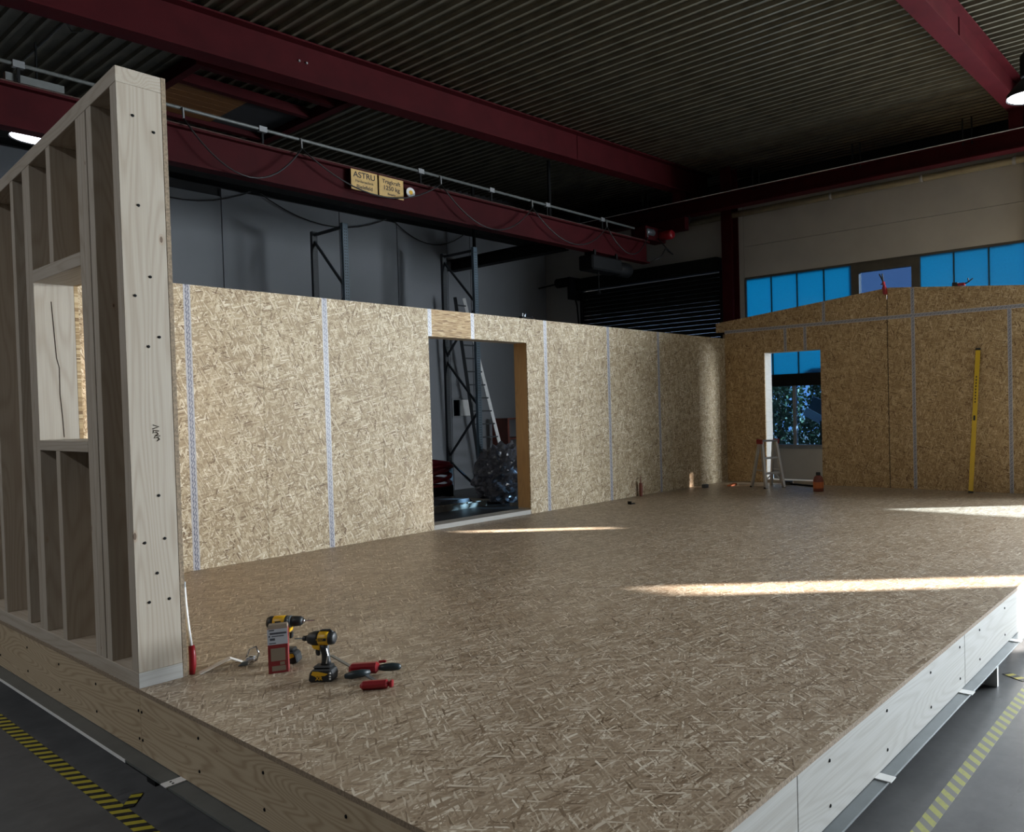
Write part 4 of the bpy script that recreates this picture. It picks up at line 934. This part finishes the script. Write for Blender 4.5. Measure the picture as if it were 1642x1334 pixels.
# one-handed bar clamp: bar, two grips, red jaws
t = thing('bar_clamp', 'red and black bar clamp lying in front of the impact driver', 'clamp', (0.72, 2.3, 0.0003))
MB().bar((0.80, 2.735, 0.012), (0.688, 2.13, 0.02), 0.016, 0.007).build('bar', 'gunmetal', t)
MB().bar((0.603, 2.135, 0.022), (0.70, 2.04, 0.022), 0.042, 0.042).build('fixed_jaw', 'red', t, bevel=0.014)
MB().bar((0.70, 2.04, 0.022), (0.713, 2.027, 0.022), 0.03, 0.034).build('jaw_tip', 'red', t, bevel=0.005)
MB().bar((0.688, 2.37, 0.036), (0.79, 2.265, 0.036), 0.05, 0.055).build('sliding_jaw', 'red', t, bevel=0.014)
MB().tube([(0.638, 2.325, 0.022), (0.66, 2.30, 0.027), (0.70, 2.272, 0.03), (0.735, 2.262, 0.028)], [0.012, 0.021, 0.02, 0.012], 12).build('trigger_handle', 'teal_grip', t, smooth=True)
MB().tube([(0.79, 2.265, 0.034), (0.81, 2.25, 0.032), (0.84, 2.23, 0.03), (0.865, 2.205, 0.028), (0.872, 2.198, 0.027)], [0.014, 0.019, 0.021, 0.017, 0.008], 12).build('grip_handle', 'teal_grip', t, smooth=True)
MB().bar((0.80, 2.285, 0.058), (0.83, 2.262, 0.056), 0.012, 0.014).build('release_lever', 'red', t, bevel=0.004)

# cable tail with red sleeve at the end stud
t = thing('cable_tail', 'white cable ending in a red sleeve beside the end stud', 'cable', (0.25, 3.10, 0))
MB().tube([(0.236, 3.14, 0.455), (0.238, 3.135, 0.36), (0.243, 3.125, 0.24), (0.25, 3.115, 0.14)], 0.008, 10).build('white_cable', 'white', t, smooth=True)
MB().lathe([(0.007, 0), (0.008, 0.03)], 8, 2, (0.236, 3.14, 0.455)).build('cable_end', 'gunmetal', t)
MB().tube([(0.25, 3.115, 0.15), (0.252, 3.112, 0.1), (0.251, 3.11, 0.05), (0.246, 3.108, 0.002)], [0.0145, 0.0165, 0.0165, 0.013], 12).build('red_sleeve', 'red', t, smooth=True)
t = thing('card_strip', 'creased white card strip tented on the floor by the end stud', 'card', (0.38, 3.13, 0))
def fold(a, b, wd, name):
    a = Vector(a); b = Vector(b); n = Vector((0.25, 0.97, 0))*wd
    MB().hexa([a, b, b+n, a+n, a+Vector((0, 0, 0.003)), b+Vector((0, 0, 0.003)), b+n+Vector((0, 0, 0.003)), a+n+Vector((0, 0, 0.003))]).build(name, 'paper', t)
fold((0.265, 3.06, 0.001), (0.425, 3.075, 0.036), 0.055, 'left_flap'); fold((0.425, 3.075, 0.036), (0.485, 3.06, 0.001), 0.055, 'right_flap')

# ---- hazard tape on the hall floor
def strip(name, label, mat, c, sx, sy, extra=None):
    o = MB().box(-sx/2, sx/2, -sy/2, sy/2, 0, 0.0012).build(name, mat, None, loc=(c[0], c[1], GZ+0.0003)); tag(o, label, 'tape', 'hazard tape lines on the hall floor')
strip('hazard_tape', 'yellow and black striped floor tape along the dark left side', 'hazard_y', (-0.172, 2.5), 0.065, 9.0)
strip('hazard_tape', 'faded pale yellow striped floor tape along the right side', 'hazard_x', (4.0, -0.215), 9.0, 0.07)
o = MB().obox((-0.10, 2.93, GZ+0.004), (0.05, 0.14, 0.002), Matrix.Rotation(R(-35), 3, 'Z')).build('tape_scrap', 'hazard_y'); tag(o, 'loose curled scrap of hazard tape on the dark floor', 'tape')
o = MB().obox((3.84, -0.10, GZ+0.002), (0.16, 0.06, 0.002), Matrix.Rotation(R(60), 3, 'Z')).build('tape_scrap', 'hazard_y'); tag(o, 'short hazard tape piece beside the white chassis foot', 'tape')

# ============================================================ OUTSIDE THE WINDOWS
def shrub(label, x, y, r, h, seed, leaves=2600):
    rnd = random.Random(seed)
    t = thing('shrub', label, 'shrub', (x, y, GZ-0.1), group='shrubs outside the end wall windows')
    MB().tube([(x, y, GZ-0.1), (x+0.05, y, h*0.4), (x, y+0.05, h*0.8)], [0.07, 0.05, 0.02], 8).build('stem', 'bark', t)
    m = MB()
    for i in range(leaves):
        a = rnd.uniform(0, 6.283); u = rnd.random()**0.4; zz = rnd.uniform(-0.1, h); k = (1-((zz/h)*0.9)**3)*r*u
        c = Vector((x+k*math.cos(a), y+k*math.sin(a), zz)); s = rnd.uniform(0.04, 0.09)
        q = Vector((rnd.uniform(-1, 1), rnd.uniform(-1, 1), rnd.uniform(-1, 1))).normalized(); e_ = q.orthogonal().normalized()*s; f_ = q.cross(e_).normalized()*s*0.55
        m.add([c-e_, c+f_, c+e_, c-f_], [(0, 1, 2, 3)])
    m.build('foliage', 'leaf', t)
shrub('dark shrub outside the left lower pane', 15.0, 7.75, 0.62, 2.6, 1)
shrub('dark shrub outside the right lower pane', 15.0, 6.45, 0.6, 2.3, 2)
shrub('tall dark shrub farther out behind the panes', 17.6, 9.2, 1.35, 3.2, 3)
shrub('broad shrub outside at the right of the opening', 17.4, 6.4, 1.3, 2.9, 4)
for i, y in enumerate((0.1, 1.6, 3.1, 4.6)):  # unseen hedge row added to keep low sun off the storage corner
    shrub('%s added unseen hedge shrub blocking low sun outside the end wall' % ('nearest', 'second', 'third', 'farthest')[3-i], 15.2, y, 0.70, 2.75, 20+i)
shrub('sparse shrub outside the window bay right of the picture', 15.0, -1.65, 0.55, 3.4, 5, 420)
t = thing('standin_board', 'made-up pale blue board for an unclear shape behind the right lower pane', 'board', (13.9, 6.2, GZ))  # board made up for an unclear pale shape behind the pane
MB().bar((13.75, 6.42, 1.16), (13.75, 5.75, 0.82), 0.06, 0.18, (0, 0, 1)).build('board', 'pale_blue', t)
MB().bar((13.80, 6.30, 1.33), (13.80, 5.75, 1.10), 0.05, 0.32, (0, 0, 1)).build('back_board', 'rack_blue', t)
B(13.72, 13.78, 6.0, 6.06, GZ-0.1, 0.95).build('prop', 'bark', t)
